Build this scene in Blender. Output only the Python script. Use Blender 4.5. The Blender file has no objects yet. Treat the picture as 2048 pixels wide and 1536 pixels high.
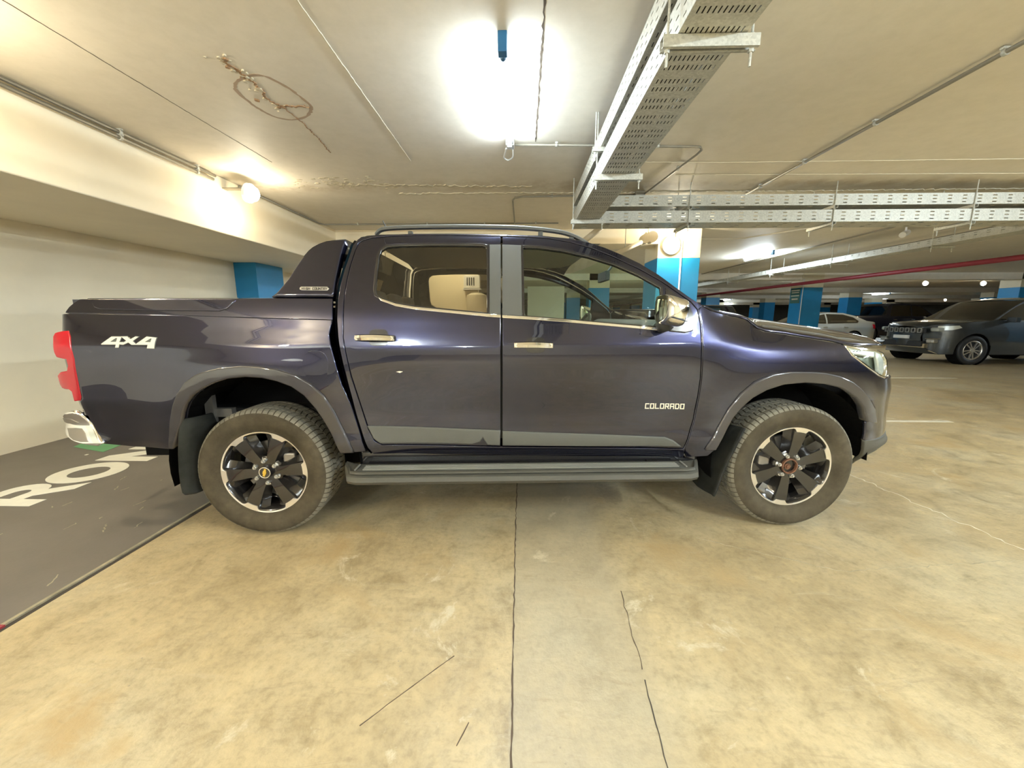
import bpy, math, random
import numpy as np
from mathutils import Vector, Matrix
from mathutils.geometry import delaunay_2d_cdt
random.seed(7)
SC = bpy.context.scene
COL = SC.collection
R = math.radians
# ---------------------------------------------------------------- camera, exposure, lights
F, CX, CY, H = 780.0, 1024.0, 768.0, 1.25
PITCH = math.atan(134 / F); YAW = math.atan(21 / (F / math.cos(PITCH)))
cam = bpy.data.cameras.new('camera'); cam.sensor_width = 36; cam.lens = F / 2048 * 36
cam.clip_start = .02; cam.clip_end = 200
camo = bpy.data.objects.new('camera', cam); COL.objects.link(camo)
camo.location = (0, 0, H); camo.rotation_euler = (math.pi / 2 - PITCH, 0, YAW)
SC.camera = camo
SC.view_settings.view_transform = 'Standard'; SC.view_settings.look = 'None'
SC.view_settings.gamma = 1; SC.view_settings.use_curve_mapping = False
SC.view_settings.exposure = 1.58
SC.cycles.max_bounces = 8; SC.cycles.diffuse_bounces = 4; SC.cycles.glossy_bounces = 4
SC.cycles.transparent_max_bounces = 16
SC.cycles.sample_clamp_indirect = 6
W = bpy.data.worlds.new('world'); SC.world = W; W.use_nodes = True
W.node_tree.nodes['Background'].inputs[0].default_value = (.9, .95, 1, 1)
W.node_tree.nodes['Background'].inputs[1].default_value = .02
COOL = (.76, .90, 1.0); WARM = (1.0, .89, .66)
def area(name, loc, size, power, color, rot=(0, 0, 0), spread=180):
    l = bpy.data.lights.new(name, 'AREA'); l.shape = 'RECTANGLE'; l.size, l.size_y = size
    l.energy = power; l.color = color; l.spread = R(spread)
    o = bpy.data.objects.new(name, l); COL.objects.link(o); o.location = loc; o.rotation_euler = rot
    return o
def point(name, loc, power, color, r=.06):
    l = bpy.data.lights.new(name, 'POINT'); l.energy = power; l.color = color; l.shadow_soft_size = r
    o = bpy.data.objects.new(name, l); COL.objects.link(o); o.location = loc; return o
# tubes: (x, y_near, y_far, power)   bulkheads: (x, y, z, power)
TUBES = [(-.112, 2.35, 3.50, 20), (-1.7, -3.8, -2.6, 66), (3.1, -1.3, -.1, 48), (5.59, 9.25, 10.35, 24), (12.1, 15.6, 16.7, 22), (11.9, 22, 23.2, 20),
         (17, 33, 34.2, 12), (21.3, 41.5, 42.7, 10), (22.4, 25, 26.2, 14), (28, 31, 32.2, 10), (26, 37, 38.2, 8),
         (9.5, .2, 1.4, 34), (4.5, -5.5, -4.3, 40), (18, 8, 9.2, 16), (3.4, 15, 16.2, 24), (-1.6, 7.9, 9.1, 9), (6.2, 1.3, 2.5, 34), (-.6, -6.6, -5.4, 40)]  # final pair unseen, added to brighten the right ceiling and the left wall
BULK = [(-2.93, 4.40, 2.56, 9), (-2.93, 1.75, 2.56, 22), (-2.93, -1.4, 2.56, 46), (2.50, 6.93, 2.44, 34), (16.4, 16.8, 2.6, 8), (18.8, 16.9, 2.6, 8), (16.6, 14.3, 2.6, 8), (34, 33, 2.6, 8)]
for i_, (x, y0, y1, pw) in enumerate(TUBES):
    o = area('tube_light_source', (x, (y0 + y1) / 2, 2.605), (.05, y1 - y0), pw * (1 if i_ == 0 else .72), COOL)
    o2 = area('tube_light_upward_source', (x - .035, (y0 + y1) / 2, 2.64), (.04, y1 - y0), pw * (.22 if i_ == 0 else .9), COOL, (0, R(105), 0))
    o3 = area('tube_light_upward_source', (x + .035, (y0 + y1) / 2, 2.64), (.04, y1 - y0), pw * (.22 if i_ == 0 else .9), COOL, (0, R(-105), 0))
for x, y, z, pw in BULK:
    point('bulkhead_light_source', (x + (.0 if x > 0 else .02), y - (.13 if x > 0 else .02), z - (0 if x > 0 else .10)), pw, WARM, .07)
# ---------------------------------------------------------------- camera maths (pixel of the photo -> real point)
cp, sp, cy_, sy_ = math.cos(PITCH), math.sin(PITCH), math.cos(YAW), math.sin(YAW)
FW = np.array([-sy_ * cp, cy_ * cp, -sp]); RT = np.array([cy_, sy_, 0]); UP = np.cross(RT, FW); CC = np.array([0, 0, H])
def ray(u, v): return FW + RT * (u - CX) / F - UP * (v - CY) / F
def atz(u, v, z):
    d = ray(u, v); return CC + d * (z - H) / d[2]
def aty(u, v, y):
    d = ray(u, v); return CC + d * y / d[1]
TH = R(3.2); TC, TS = math.cos(TH), math.sin(TH); TO = np.array([.016, 3.047])
def loc_dir(d): return np.array([d[0] * TC + d[1] * TS, -d[0] * TS + d[1] * TC, d[2]])
CL = loc_dir(np.array([-TO[0], -TO[1], H]))
def hit(u, v, ly):
    d = loc_dir(ray(u, v)); return CL + d * (ly - CL[1]) / d[1]
# ---------------------------------------------------------------- materials
def nodes(name):
    m = bpy.data.materials.new(name); m.use_nodes = True
    return m, m.node_tree, m.node_tree.nodes['Principled BSDF']
def N(t, typ, **k):
    n = t.nodes.new(typ)
    for a, b in k.items():
        if a in ('operation', 'blend_type', 'data_type', 'noise_dimensions', 'feature', 'distance', 'musgrave_type', 'wave_type', 'bands_direction', 'mode'): setattr(n, a, b)
        else: n.inputs[a].default_value = b
    return n
def mat(name, col, rough=.5, metal=0, coat=0, noise=0, nscale=8, bump=0, bscale=60, coatr=.03, spec=.5):
    m, t, b = nodes(name)
    b.inputs['Base Color'].default_value = (*col, 1); b.inputs['Roughness'].default_value = rough
    b.inputs['Metallic'].default_value = metal; b.inputs['Coat Weight'].default_value = coat; b.inputs['Coat Roughness'].default_value = coatr
    b.inputs['Specular IOR Level'].default_value = spec
    if noise or bump: tc = N(t, 'ShaderNodeTexCoord')
    if noise:
        n = N(t, 'ShaderNodeTexNoise', Scale=nscale, Detail=6, Roughness=.6); t.links.new(tc.outputs['Object'], n.inputs['Vector'])
        r = N(t, 'ShaderNodeMapRange'); r.inputs[1].default_value = .3; r.inputs[2].default_value = .7
        r.inputs[3].default_value = 1 - noise; r.inputs[4].default_value = 1 + noise
        t.links.new(n.outputs[0], r.inputs[0])
        mx = N(t, 'ShaderNodeVectorMath', operation='MULTIPLY'); mx.inputs[0].default_value = col
        t.links.new(r.outputs[0], mx.inputs[1]); t.links.new(mx.outputs[0], b.inputs['Base Color'])
    if bump:
        n = N(t, 'ShaderNodeTexNoise', Scale=bscale, Detail=4); t.links.new(tc.outputs['Object'], n.inputs['Vector'])
        bp = N(t, 'ShaderNodeBump', Strength=bump, Distance=.01); t.links.new(n.outputs[0], bp.inputs['Height']); t.links.new(bp.outputs[0], b.inputs['Normal'])
    return m
def emis(name, col, s):
    m, t, b = nodes(name); b.inputs['Base Color'].default_value = (.8, .8, .8, 1)
    b.inputs['Emission Color'].default_value = (*col, 1); b.inputs['Emission Strength'].default_value = s; return m
def glassm(name, tint, refl=1.0):
    m = bpy.data.materials.new(name); m.use_nodes = True; t = m.node_tree; t.nodes.clear()
    o = N(t, 'ShaderNodeOutputMaterial'); mx = N(t, 'ShaderNodeMixShader'); tr = N(t, 'ShaderNodeBsdfTransparent'); gl = N(t, 'ShaderNodeBsdfGlossy')
    tr.inputs[0].default_value = (*tint, 1); gl.inputs['Roughness'].default_value = .01; gl.inputs[0].default_value = (refl, refl, refl, 1)
    fr = N(t, 'ShaderNodeFresnel', IOR=1.55)
    geo = N(t, 'ShaderNodeNewGeometry'); vm = N(t, 'ShaderNodeMath', operation='MULTIPLY')
    inv = N(t, 'ShaderNodeMath', operation='SUBTRACT'); inv.inputs[0].default_value = 1
    t.links.new(geo.outputs['Backfacing'], inv.inputs[1]); t.links.new(fr.outputs[0], vm.inputs[0]); t.links.new(inv.outputs[0], vm.inputs[1])
    t.links.new(vm.outputs[0], mx.inputs[0]); t.links.new(tr.outputs[0], mx.inputs[1]); t.links.new(gl.outputs[0], mx.inputs[2]); t.links.new(mx.outputs[0], o.inputs[0])
    return m
def ramp(t, src, stops):
    r = t.nodes.new('ShaderNodeValToRGB'); e = r.color_ramp.elements
    while len(e) < len(stops): e.new(.5)
    for i, (p, c) in enumerate(stops):
        e[i].position = p; e[i].color = (*c, 1)
    t.links.new(src, r.inputs[0]); return r.outputs[0]
def mixc(t, fac, a, b, mode='MIX'):
    n = t.nodes.new('ShaderNodeMix'); n.data_type = 'RGBA'; n.blend_type = mode
    for s, i in ((fac, 0), (a, 6), (b, 7)):
        if isinstance(s, (int, float)): n.inputs[i].default_value = s
        elif isinstance(s, tuple): n.inputs[i].default_value = (*s, 1)
        else: t.links.new(s, n.inputs[i])
    return n.outputs[2]
def noise(t, vec, sc, det=6, rough=.6, dist=0):
    n = N(t, 'ShaderNodeTexNoise', Scale=sc, Detail=det, Roughness=rough, Distortion=dist); t.links.new(vec, n.inputs['Vector']); return n.outputs[0]
def maprange(t, src, a, b, c=0, d=1):
    r = N(t, 'ShaderNodeMapRange'); t.links.new(src, r.inputs[0])
    for i, v in enumerate((a, b, c, d)): r.inputs[i + 1].default_value = v
    return r.outputs[0]
XL0 = XR0 = YB0 = YF0 = 0
def floor_mat():
    m, t, b = nodes('polished_concrete'); tc = N(t, 'ShaderNodeTexCoord'); v = tc.outputs['Object']
    big = noise(t, v, .9, 5, .6, .3); mid = noise(t, v, 5.5, 9, .74, .35); fine = noise(t, v, 34, 6, .7)
    c = ramp(t, big, [(.3, (.33, .25, .13)), (.5, (.425, .335, .190)), (.68, (.435, .37, .24))])
    c2 = ramp(t, mid, [(.30, (.72, .68, .60)), (.47, (1.05, 1.05, 1.04)), (.68, (1.32, 1.31, 1.26))])
    c = mixc(t, .95, c, c2, 'MULTIPLY')
    c3 = ramp(t, fine, [(.3, (.70, .69, .66)), (.5, (1.0, 1.0, 1.0)), (.7, (1.12, 1.11, 1.08))]); c = mixc(t, .7, c, c3, 'MULTIPLY')
    om = maprange(t, noise(t, v, 1.7, 6, .6, .5), .56, .68); c = mixc(t, om, c, (.43, .31, .15))
    # pale grey band of slab between the joint and the long crack
    sx = N(t, 'ShaderNodeSeparateXYZ'); t.links.new(v, sx.inputs[0])
    def mul(a, b_, op='MULTIPLY'):
        q = N(t, 'ShaderNodeMath', operation=op); t.links.new(a, q.inputs[0])
        if isinstance(b_, (int, float)): q.inputs[1].default_value = b_
        else: t.links.new(b_, q.inputs[1])
        return q.outputs[0]
    ox, oy = -(XL0 + XR0) / 2, -(YB0 + YF0) / 2
    band = mul(maprange(t, sx.outputs[0], -.04 + ox, -.03 + ox), maprange(t, sx.outputs[0], .55 + ox, .40 + ox))
    c = mixc(t, mul(band, .5), c, (.385, .335, .235))
    strk = N(t, 'ShaderNodeMapping'); strk.inputs['Scale'].default_value = (1, 6, 1); strk.inputs['Rotation'].default_value = (0, 0, .5); t.links.new(v, strk.inputs[0])
    sk = maprange(t, noise(t, strk.outputs[0], 3.5, 8, .75, 1), .58, .70); c = mixc(t, mul(sk, .5), c, (.52, .44, .29))
    dk = maprange(t, noise(t, strk.outputs[0], 2.3, 8, .75, 2), .42, .32); c = mixc(t, mul(dk, .45), c, (.28, .21, .12))
    # pale scuffed patches
    sc = maprange(t, noise(t, v, 2.2, 9, .72, 1.5), .60, .68); c = mixc(t, sc, c, (.60, .52, .35))
    # greyish strip down the middle of the bay and dark tyre dirt specks
    vo = N(t, 'ShaderNodeTexVoronoi', Scale=26, Randomness=1); t.links.new(v, vo.inputs['Vector'])
    sp_ = maprange(t, vo.outputs['Distance'], .10, .04); sm = N(t, 'ShaderNodeMath', operation='MULTIPLY'); t.links.new(sp_, sm.inputs[0])
    t.links.new(maprange(t, noise(t, v, 3, 3), .52, .62), sm.inputs[1]); c = mixc(t, sm.outputs[0], c, (.30, .25, .17))
    t.links.new(c, b.inputs['Base Color'])
    t.links.new(maprange(t, mid, .3, .7, .30, .52), b.inputs['Roughness'])
    bp = N(t, 'ShaderNodeBump', Strength=.25, Distance=.01); t.links.new(fine, bp.inputs['Height']); t.links.new(bp.outputs[0], b.inputs['Normal'])
    return m
def ceil_mat():
    m, t, b = nodes('painted_ceiling'); tc = N(t, 'ShaderNodeTexCoord'); v = tc.outputs['Object']
    base = ramp(t, noise(t, v, .6, 4, .5), [(.35, (.79, .72, .60)), (.65, (.85, .785, .67))])
    c3 = ramp(t, noise(t, v, 7, 6, .7), [(.35, (.90, .90, .88)), (.6, (1, 1, 1))]); base = mixc(t, .6, base, c3, 'MULTIPLY')
    # rusty water mark: a ring and a jagged crack, both drawn on the slab
    se = N(t, 'ShaderNodeSeparateXYZ'); t.links.new(v, se.inputs[0])
    def M(op, a, bb):
        n = N(t, 'ShaderNodeMath', operation=op)
        for i, s in enumerate((a, bb)):
            if s is None: continue
            if isinstance(s, (int, float)): n.inputs[i].default_value = s
            else: t.links.new(s, n.inputs[i])
        return n.outputs[0]
    x, y = se.outputs[0], se.outputs[1]
    halo2 = M('MULTIPLY', maprange(t, M('ABSOLUTE', M('SUBTRACT', y, 4.75), None), .28, .05), maprange(t, noise(t, v, 3, 6, .7), .45, .6))
    base = mixc(t, M('MULTIPLY', halo2, .45), base, (.44, .33, .19))
    t.links.new(base, b.inputs['Base Color']); b.inputs['Roughness'].default_value = .62
    bp = N(t, 'ShaderNodeBump', Strength=.15, Distance=.02); t.links.new(noise(t, v, 3, 6, .6), bp.inputs['Height']); t.links.new(bp.outputs[0], b.inputs['Normal'])
    return m
def paint_mat(name='dark_pearl_paint', col=(.015, .016, .040), metal=.9, rough=.27):
    m, t, b = nodes(name); b.inputs['Base Color'].default_value = (*col, 1); b.inputs['Metallic'].default_value = metal
    b.inputs['Roughness'].default_value = rough; b.inputs['Coat Weight'].default_value = 1; b.inputs['Coat Roughness'].default_value = .015
    b.inputs['Coat IOR'].default_value = 1.62
    return m
def galv_mat():
    m, t, b = nodes('galvanised_steel'); tc = N(t, 'ShaderNodeTexCoord')
    vo = N(t, 'ShaderNodeTexVoronoi', Scale=110); t.links.new(tc.outputs['Object'], vo.inputs['Vector'])
    sx = N(t, 'ShaderNodeSeparateColor'); t.links.new(vo.outputs['Color'], sx.inputs[0])
    c = ramp(t, sx.outputs[0], [(0, (.46, .45, .39)), (1, (.60, .59, .52))]); t.links.new(c, b.inputs['Base Color'])
    b.inputs['Metallic'].default_value = .25; b.inputs['Roughness'].default_value = .5
    return m
def tyre_mat():
    m, t, b = nodes('dusty_rubber'); tc = N(t, 'ShaderNodeTexCoord'); v = tc.outputs['Object']
    c = ramp(t, noise(t, v, 6, 6, .65), [(.3, (.038, .030, .018)), (.55, (.074, .060, .038)), (.8, (.12, .10, .07))])
    t.links.new(c, b.inputs['Base Color']); b.inputs['Roughness'].default_value = .85; b.inputs['Specular IOR Level'].default_value = .15
    bp = N(t, 'ShaderNodeBump', Strength=.2, Distance=.004); t.links.new(noise(t, v, 80), bp.inputs['Height']); t.links.new(bp.outputs[0], b.inputs['Normal'])
    return m
MT = dict(
    floor=floor_mat(), ceil=ceil_mat(), wall=mat('cream_painted_wall', (.86, .76, .57), .6, noise=.05, nscale=1.5, bump=.08, bscale=20),
    wallb=mat('grey_painted_wall', (.50, .47, .38), .7, noise=.06, nscale=1.2),
    bay=mat('grey_floor_paint', (.165, .14, .115), .42, noise=.13, nscale=2.2, bump=.05, bscale=50),
    white=mat('white_floor_paint', (.95, .91, .78), .5, noise=.05, nscale=9), green=mat('green_floor_paint', (.13, .40, .17), .5, noise=.08, nscale=8),
    line=mat('worn_line_paint', (.74, .68, .54), .5, noise=.15, nscale=10),
    red=mat('red_paint', (.30, .035, .04), .5), strip=mat('worn_metal_strip', (.46, .40, .27), .45, .4, noise=.3, nscale=12),
    dark=mat('dark_groove', (.05, .04, .03), .9), joint=mat('joint_filler', (.70, .64, .50), .7), crackm=mat('dark_crack', (.10, .07, .045), .9),  # cracks and joints get a plain dark brown
    rustc=mat('rusty_plaster', (.36, .22, .12), .9, noise=.4, nscale=40), flake=mat('flaking_paint', (.62, .55, .41), .8, noise=.15, nscale=30),
    blue=mat('blue_column_paint', (.012, .23, .50), .42, noise=.06, nscale=3), colw=mat('cream_column_paint', (.70, .63, .46), .6, noise=.05, nscale=3),
    galv=galv_mat(), pipe=mat('painted_conduit', (.26, .235, .18), .45, .3), pvc=mat('cream_pvc', (.62, .55, .42), .5), redpipe=mat('red_sprinkler_pipe', (.22, .02, .03), .45),
    tube=emis('lit_tube', (.80, .92, 1.0), 7), bulb=emis('lit_diffuser', (1, .93, .74), 9), btn=mat('white_batten', (.75, .76, .78), .4), bluecap=mat('blue_end_cap', (.02, .12, .26), .4),
    paint=paint_mat(), flare=paint_mat('arch_flare_paint', (.030, .027, .032), .4, .5), tyre=tyre_mat(), tread=mat('dusty_tread_rubber', (.19, .17, .125), .85, noise=.25, nscale=20),
    blk=mat('black_plastic', (.018, .018, .018), .55), trim=mat('grey_textured_plastic', (.085, .083, .07), .62, bump=.15, bscale=400), gloss=mat('gloss_black', (.012, .011, .012), .12, 0, 1),
    rim=mat('gloss_black_alloy', (.020, .017, .015), .22, .3, 1), rims=mat('machined_alloy', (.80, .76, .70), .28, .9), chrome=mat('chrome', (.86, .85, .83), .06, 1), satin=mat('satin_silver', (.62, .60, .55), .35, .8),
    rust=mat('rusty_hub', (.16, .07, .035), .8, .2, noise=.4, nscale=60), brake=mat('brake_steel', (.30, .27, .23), .45, .7), gold=mat('gold_badge', (.75, .50, .08), .35, .5),
    lamp=mat('red_lens', (.42, .004, .014), .15, 0, .35), lens=glassm('clear_lens', (.93, .95, .92)), glassf=glassm('green_tinted_glass', (.86, .95, .84)), glassr=glassm('privacy_glass', (.60, .53, .40), 1.5),
    head=mat('headlamp_reflector', (.62, .64, .60), .3, .35), headg=mat('headlamp_green_grey', (.20, .23, .18), .25, .5), plum=mat('rubber_seal', (.02, .018, .02), .5), step=mat('grey_step_plastic', (.075, .070, .054), .62, bump=.1, bscale=300),
    stepr=mat('step_ridge', (.30, .29, .25), .4, .3), flap=mat('mud_flap_rubber', (.022, .022, .018), .75, noise=.3, nscale=10, spec=.15), liner=mat('wheel_liner', (.006, .0055, .005), .95, spec=.05), under=mat('underbody', (.010, .009, .008), .9, spec=.1),
    seat=mat('beige_leather', (.30, .26, .19), .5), dash=mat('dark_dashboard', (.06, .06, .055), .6), seatd=mat('dark_fabric', (.09, .08, .07), .8),
    decal=mat('silver_decal', (.72, .69, .60), .4), decald=mat('dark_decal_outline', (.10, .11, .10), .4), plate=mat('white_plate', (.8, .8, .78), .5), sign=mat('green_sign', (.05, .14, .12), .5))
# ---------------------------------------------------------------- object helpers
def tag(o, label=None, cat=None, group=None, kind=None):
    if label: o['label'] = label
    if cat: o['category'] = cat
    if group: o['group'] = group
    if kind: o['kind'] = kind
    return o
def empty(name, loc=(0, 0, 0), rz=0, parent=None):
    o = bpy.data.objects.new(name, None); COL.objects.link(o); o.location = loc; o.rotation_euler = (0, 0, rz); o.parent = parent; o.empty_display_size = .1
    return o
def link(name, me, m, parent=None, smooth=False):
    if m: me.materials.append(MT[m] if isinstance(m, str) else m)
    o = bpy.data.objects.new(name, me); COL.objects.link(o); o.parent = parent
    if smooth: me.polygons.foreach_set('use_smooth', [True] * len(me.polygons))
    return o
def basis(d):
    d = Vector(d).normalized(); a = Vector((0, 0, 1)) if abs(d.z) < .9 else Vector((1, 0, 0))
    u = d.cross(a).normalized(); return u, d.cross(u).normalized()
class MB:
    def __init__(s): s.v = []; s.f = []
    def add(s, v, f):
        k = len(s.v); s.v += [tuple(p) for p in v]; s.f += [tuple(i + k for i in q) for q in f]; return s
    def box(s, c, d, rz=0, M=None):
        x, y, z = [q / 2 for q in d]; P = [Vector((a * x, b * y, e * z)) for a in (-1, 1) for b in (-1, 1) for e in (-1, 1)]
        if rz: rm = Matrix.Rotation(rz, 3, 'Z'); P = [rm @ p for p in P]
        if M is not None: P = [M @ p for p in P]
        P = [p + Vector(c) for p in P]
        return s.add(P, [(0, 1, 3, 2), (4, 6, 7, 5), (0, 4, 5, 1), (2, 3, 7, 6), (0, 2, 6, 4), (1, 5, 7, 3)])
    def b2(s, a, b): return s.box([(p + q) / 2 for p, q in zip(a, b)], [abs(q - p) for p, q in zip(a, b)])
    def cyl(s, a, b, r, n=12, r2=None, caps=True):
        a = Vector(a); b = Vector(b); u, w = basis(b - a); r2 = r if r2 is None else r2
        V = [p + (u * math.cos(2 * math.pi * i / n) + w * math.sin(2 * math.pi * i / n)) * q for p, q in ((a, r), (b, r2)) for i in range(n)]
        Fc = [(i, (i + 1) % n, n + (i + 1) % n, n + i) for i in range(n)]
        if caps: Fc += [tuple(range(n - 1, -1, -1)), tuple(range(n, 2 * n))]
        return s.add(V, Fc)
    def tube(s, pts, r, n=8, sub=0):
        P = [Vector(p) for p in pts]
        if sub: P = smooth_path(P, sub)
        V = []; up = None
        for i, p in enumerate(P):
            d = (P[min(i + 1, len(P) - 1)] - P[max(i - 1, 0)])
            d = d.normalized() if d.length > 1e-9 else Vector((1, 0, 0))
            if up is None: up = basis(d)[0]
            u = (up - d * up.dot(d)).normalized(); up = u; w = d.cross(u)
            rr = r[i] if isinstance(r, list) else r
            V += [p + (u * math.cos(2 * math.pi * k / n) + w * math.sin(2 * math.pi * k / n)) * rr for k in range(n)]
        Fc = [(i * n + k, i * n + (k + 1) % n, (i + 1) * n + (k + 1) % n, (i + 1) * n + k) for i in range(len(P) - 1) for k in range(n)]
        Fc += [tuple(range(n - 1, -1, -1)), tuple(range((len(P) - 1) * n, len(P) * n))]
        return s.add(V, Fc)
    def lathe(s, prof, n=48, axis='Y', c=(0, 0, 0), closed=False):
        V = []
        for r, h in prof:
            for i in range(n):
                a = 2 * math.pi * i / n; x, z = r * math.cos(a), r * math.sin(a)
                V.append((x + c[0], h + c[1], z + c[2]) if axis == 'Y' else (x + c[0], z + c[1], h + c[2]))
        m = len(prof); Fc = []
        for j in range(m if closed else m - 1):
            k = (j + 1) % m
            Fc += [(j * n + i, k * n + i, k * n + (i + 1) % n, j * n + (i + 1) % n) for i in range(n)]
        return s.add(V, Fc)
    def prism(s, poly, a, b, axis='Z', M=None):
        n = len(poly)
        def P(p, h): return {'Z': (p[0], p[1], h), 'Y': (p[0], h, p[1]), 'X': (h, p[0], p[1])}[axis]
        V = [P(p, a) for p in poly] + [P(p, b) for p in poly]
        if M is not None: V = [tuple(M @ Vector(q)) for q in V]
        return s.add(V, [tuple(range(n - 1, -1, -1)), tuple(range(n, 2 * n))] + [(i, (i + 1) % n, n + (i + 1) % n, n + i) for i in range(n)])
    def grid(s, rows):
        n = len(rows[0]); V = [p for r in rows for p in r]
        return s.add(V, [(i * n + j, i * n + j + 1, (i + 1) * n + j + 1, (i + 1) * n + j) for i in range(len(rows) - 1) for j in range(n - 1)])
    def mesh(s, name):
        me = bpy.data.meshes.new(name); me.from_pydata(s.v, [], s.f); me.update(); return me
    def build(s, name, m, parent=None, smooth=False, bevel=0, loc=None, rz=0, fix=True):
        me = s.mesh(name)
        if fix:
            import bmesh
            bm = bmesh.new(); bm.from_mesh(me); bmesh.ops.recalc_face_normals(bm, faces=bm.faces); bm.to_mesh(me); bm.free()
        o = link(name, me, m, parent, smooth)
        if loc: o.location = loc
        if rz: o.rotation_euler = (0, 0, rz)
        if bevel:
            b = o.modifiers.new('bevel', 'BEVEL'); b.width = bevel; b.segments = 2; b.limit_method = 'ANGLE'; b.harden_normals = False
        if smooth == 'auto': autosm(o)
        return o
def autosm(o, ang=35):
    me = o.data; me.polygons.foreach_set('use_smooth', [True] * len(me.polygons)); me.set_sharp_from_angle(angle=R(ang)); return o
def smooth_path(P, k):
    out = []
    for i in range(len(P) - 1):
        p0, p1, p2, p3 = P[max(i - 1, 0)], P[i], P[i + 1], P[min(i + 2, len(P) - 1)]
        for j in range(k):
            t = j / k
            out.append(.5 * ((2 * p1) + (p2 - p0) * t + (2 * p0 - 5 * p1 + 4 * p2 - p3) * t * t + (3 * p1 - p0 - 3 * p2 + p3) * t ** 3))
    out.append(P[-1]); return out
def copy_tree(o, parent=None):
    c = o.copy(); COL.objects.link(c); c.parent = parent
    for ch in list(o.children): copy_tree(ch, c)
    return c
def pchip(xs, ys):
    xs = np.array(xs, float); ys = np.array(ys, float); h = np.diff(xs); d = np.diff(ys) / h
    m = np.zeros(len(xs)); m[0], m[-1] = d[0], d[-1]
    for i in range(1, len(xs) - 1):
        if d[i - 1] * d[i] > 0:
            w1 = 2 * h[i] + h[i - 1]; w2 = h[i] + 2 * h[i - 1]; m[i] = (w1 + w2) / (w1 / d[i - 1] + w2 / d[i])
    def f(q):
        q = np.clip(np.asarray(q, float), xs[0], xs[-1]); k = np.clip(np.searchsorted(xs, q, side='right') - 1, 0, len(xs) - 2)
        t = (q - xs[k]) / h[k]
        return (2 * t ** 3 - 3 * t ** 2 + 1) * ys[k] + (t ** 3 - 2 * t ** 2 + t) * h[k] * m[k] + (-2 * t ** 3 + 3 * t ** 2) * ys[k + 1] + (t ** 3 - t ** 2) * h[k] * m[k + 1]
    return f
def densify(P, g):
    out = []
    for i in range(len(P)):
        a, b = np.array(P[i]), np.array(P[(i + 1) % len(P)]); n = max(1, int(math.ceil(np.linalg.norm(b - a) / g)))
        out += [tuple(a + (b - a) * k / n) for k in range(n)]
    return out
def area2(P): return sum(P[i][0] * P[(i + 1) % len(P)][1] - P[(i + 1) % len(P)][0] * P[i][1] for i in range(len(P))) / 2
def offset(P, d):
    """move a closed outline outwards by d (metres or pixels)"""
    s = 1 if area2(P) > 0 else -1; n = len(P); out = []
    for i in range(n):
        a, b, c = np.array(P[i - 1]), np.array(P[i]), np.array(P[(i + 1) % n])
        e1 = b - a; e2 = c - b; e1 = e1 / (np.linalg.norm(e1) + 1e-12); e2 = e2 / (np.linalg.norm(e2) + 1e-12)
        n1 = np.array([e1[1], -e1[0]]); n2 = np.array([e2[1], -e2[0]]); m = n1 + n2; L = np.linalg.norm(m)
        m = m / L if L > 1e-6 else n1; k = d / max(.5, float(m @ n1))
        out.append(tuple(b + s * m * k))
    return out
def spline2(P, k=4, closed=False):
    V = [Vector((p[0], p[1], 0)) for p in P]
    if closed:
        n = len(V); out = []
        for i in range(n):
            p0, p1, p2, p3 = V[i - 1], V[i], V[(i + 1) % n], V[(i + 2) % n]
            for j in range(k):
                t = j / k; out.append(.5 * ((2 * p1) + (p2 - p0) * t + (2 * p0 - 5 * p1 + 4 * p2 - p3) * t * t + (3 * p1 - p0 - 3 * p2 + p3) * t ** 3))
        return [(q.x, q.y) for q in out]
    return [(q.x, q.y) for q in smooth_path(V, k)]
def inside(Q, P):
    x, y = Q[:, 0], Q[:, 1]; r = np.zeros(len(Q), bool); n = len(P)
    for i in range(n):
        x1, y1 = P[i]; x2, y2 = P[(i + 1) % n]
        if y1 == y2: continue
        c = ((y1 > y) != (y2 > y)) & (x < (x2 - x1) * (y - y1) / (y2 - y1) + x1); r ^= c
    return r
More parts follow.
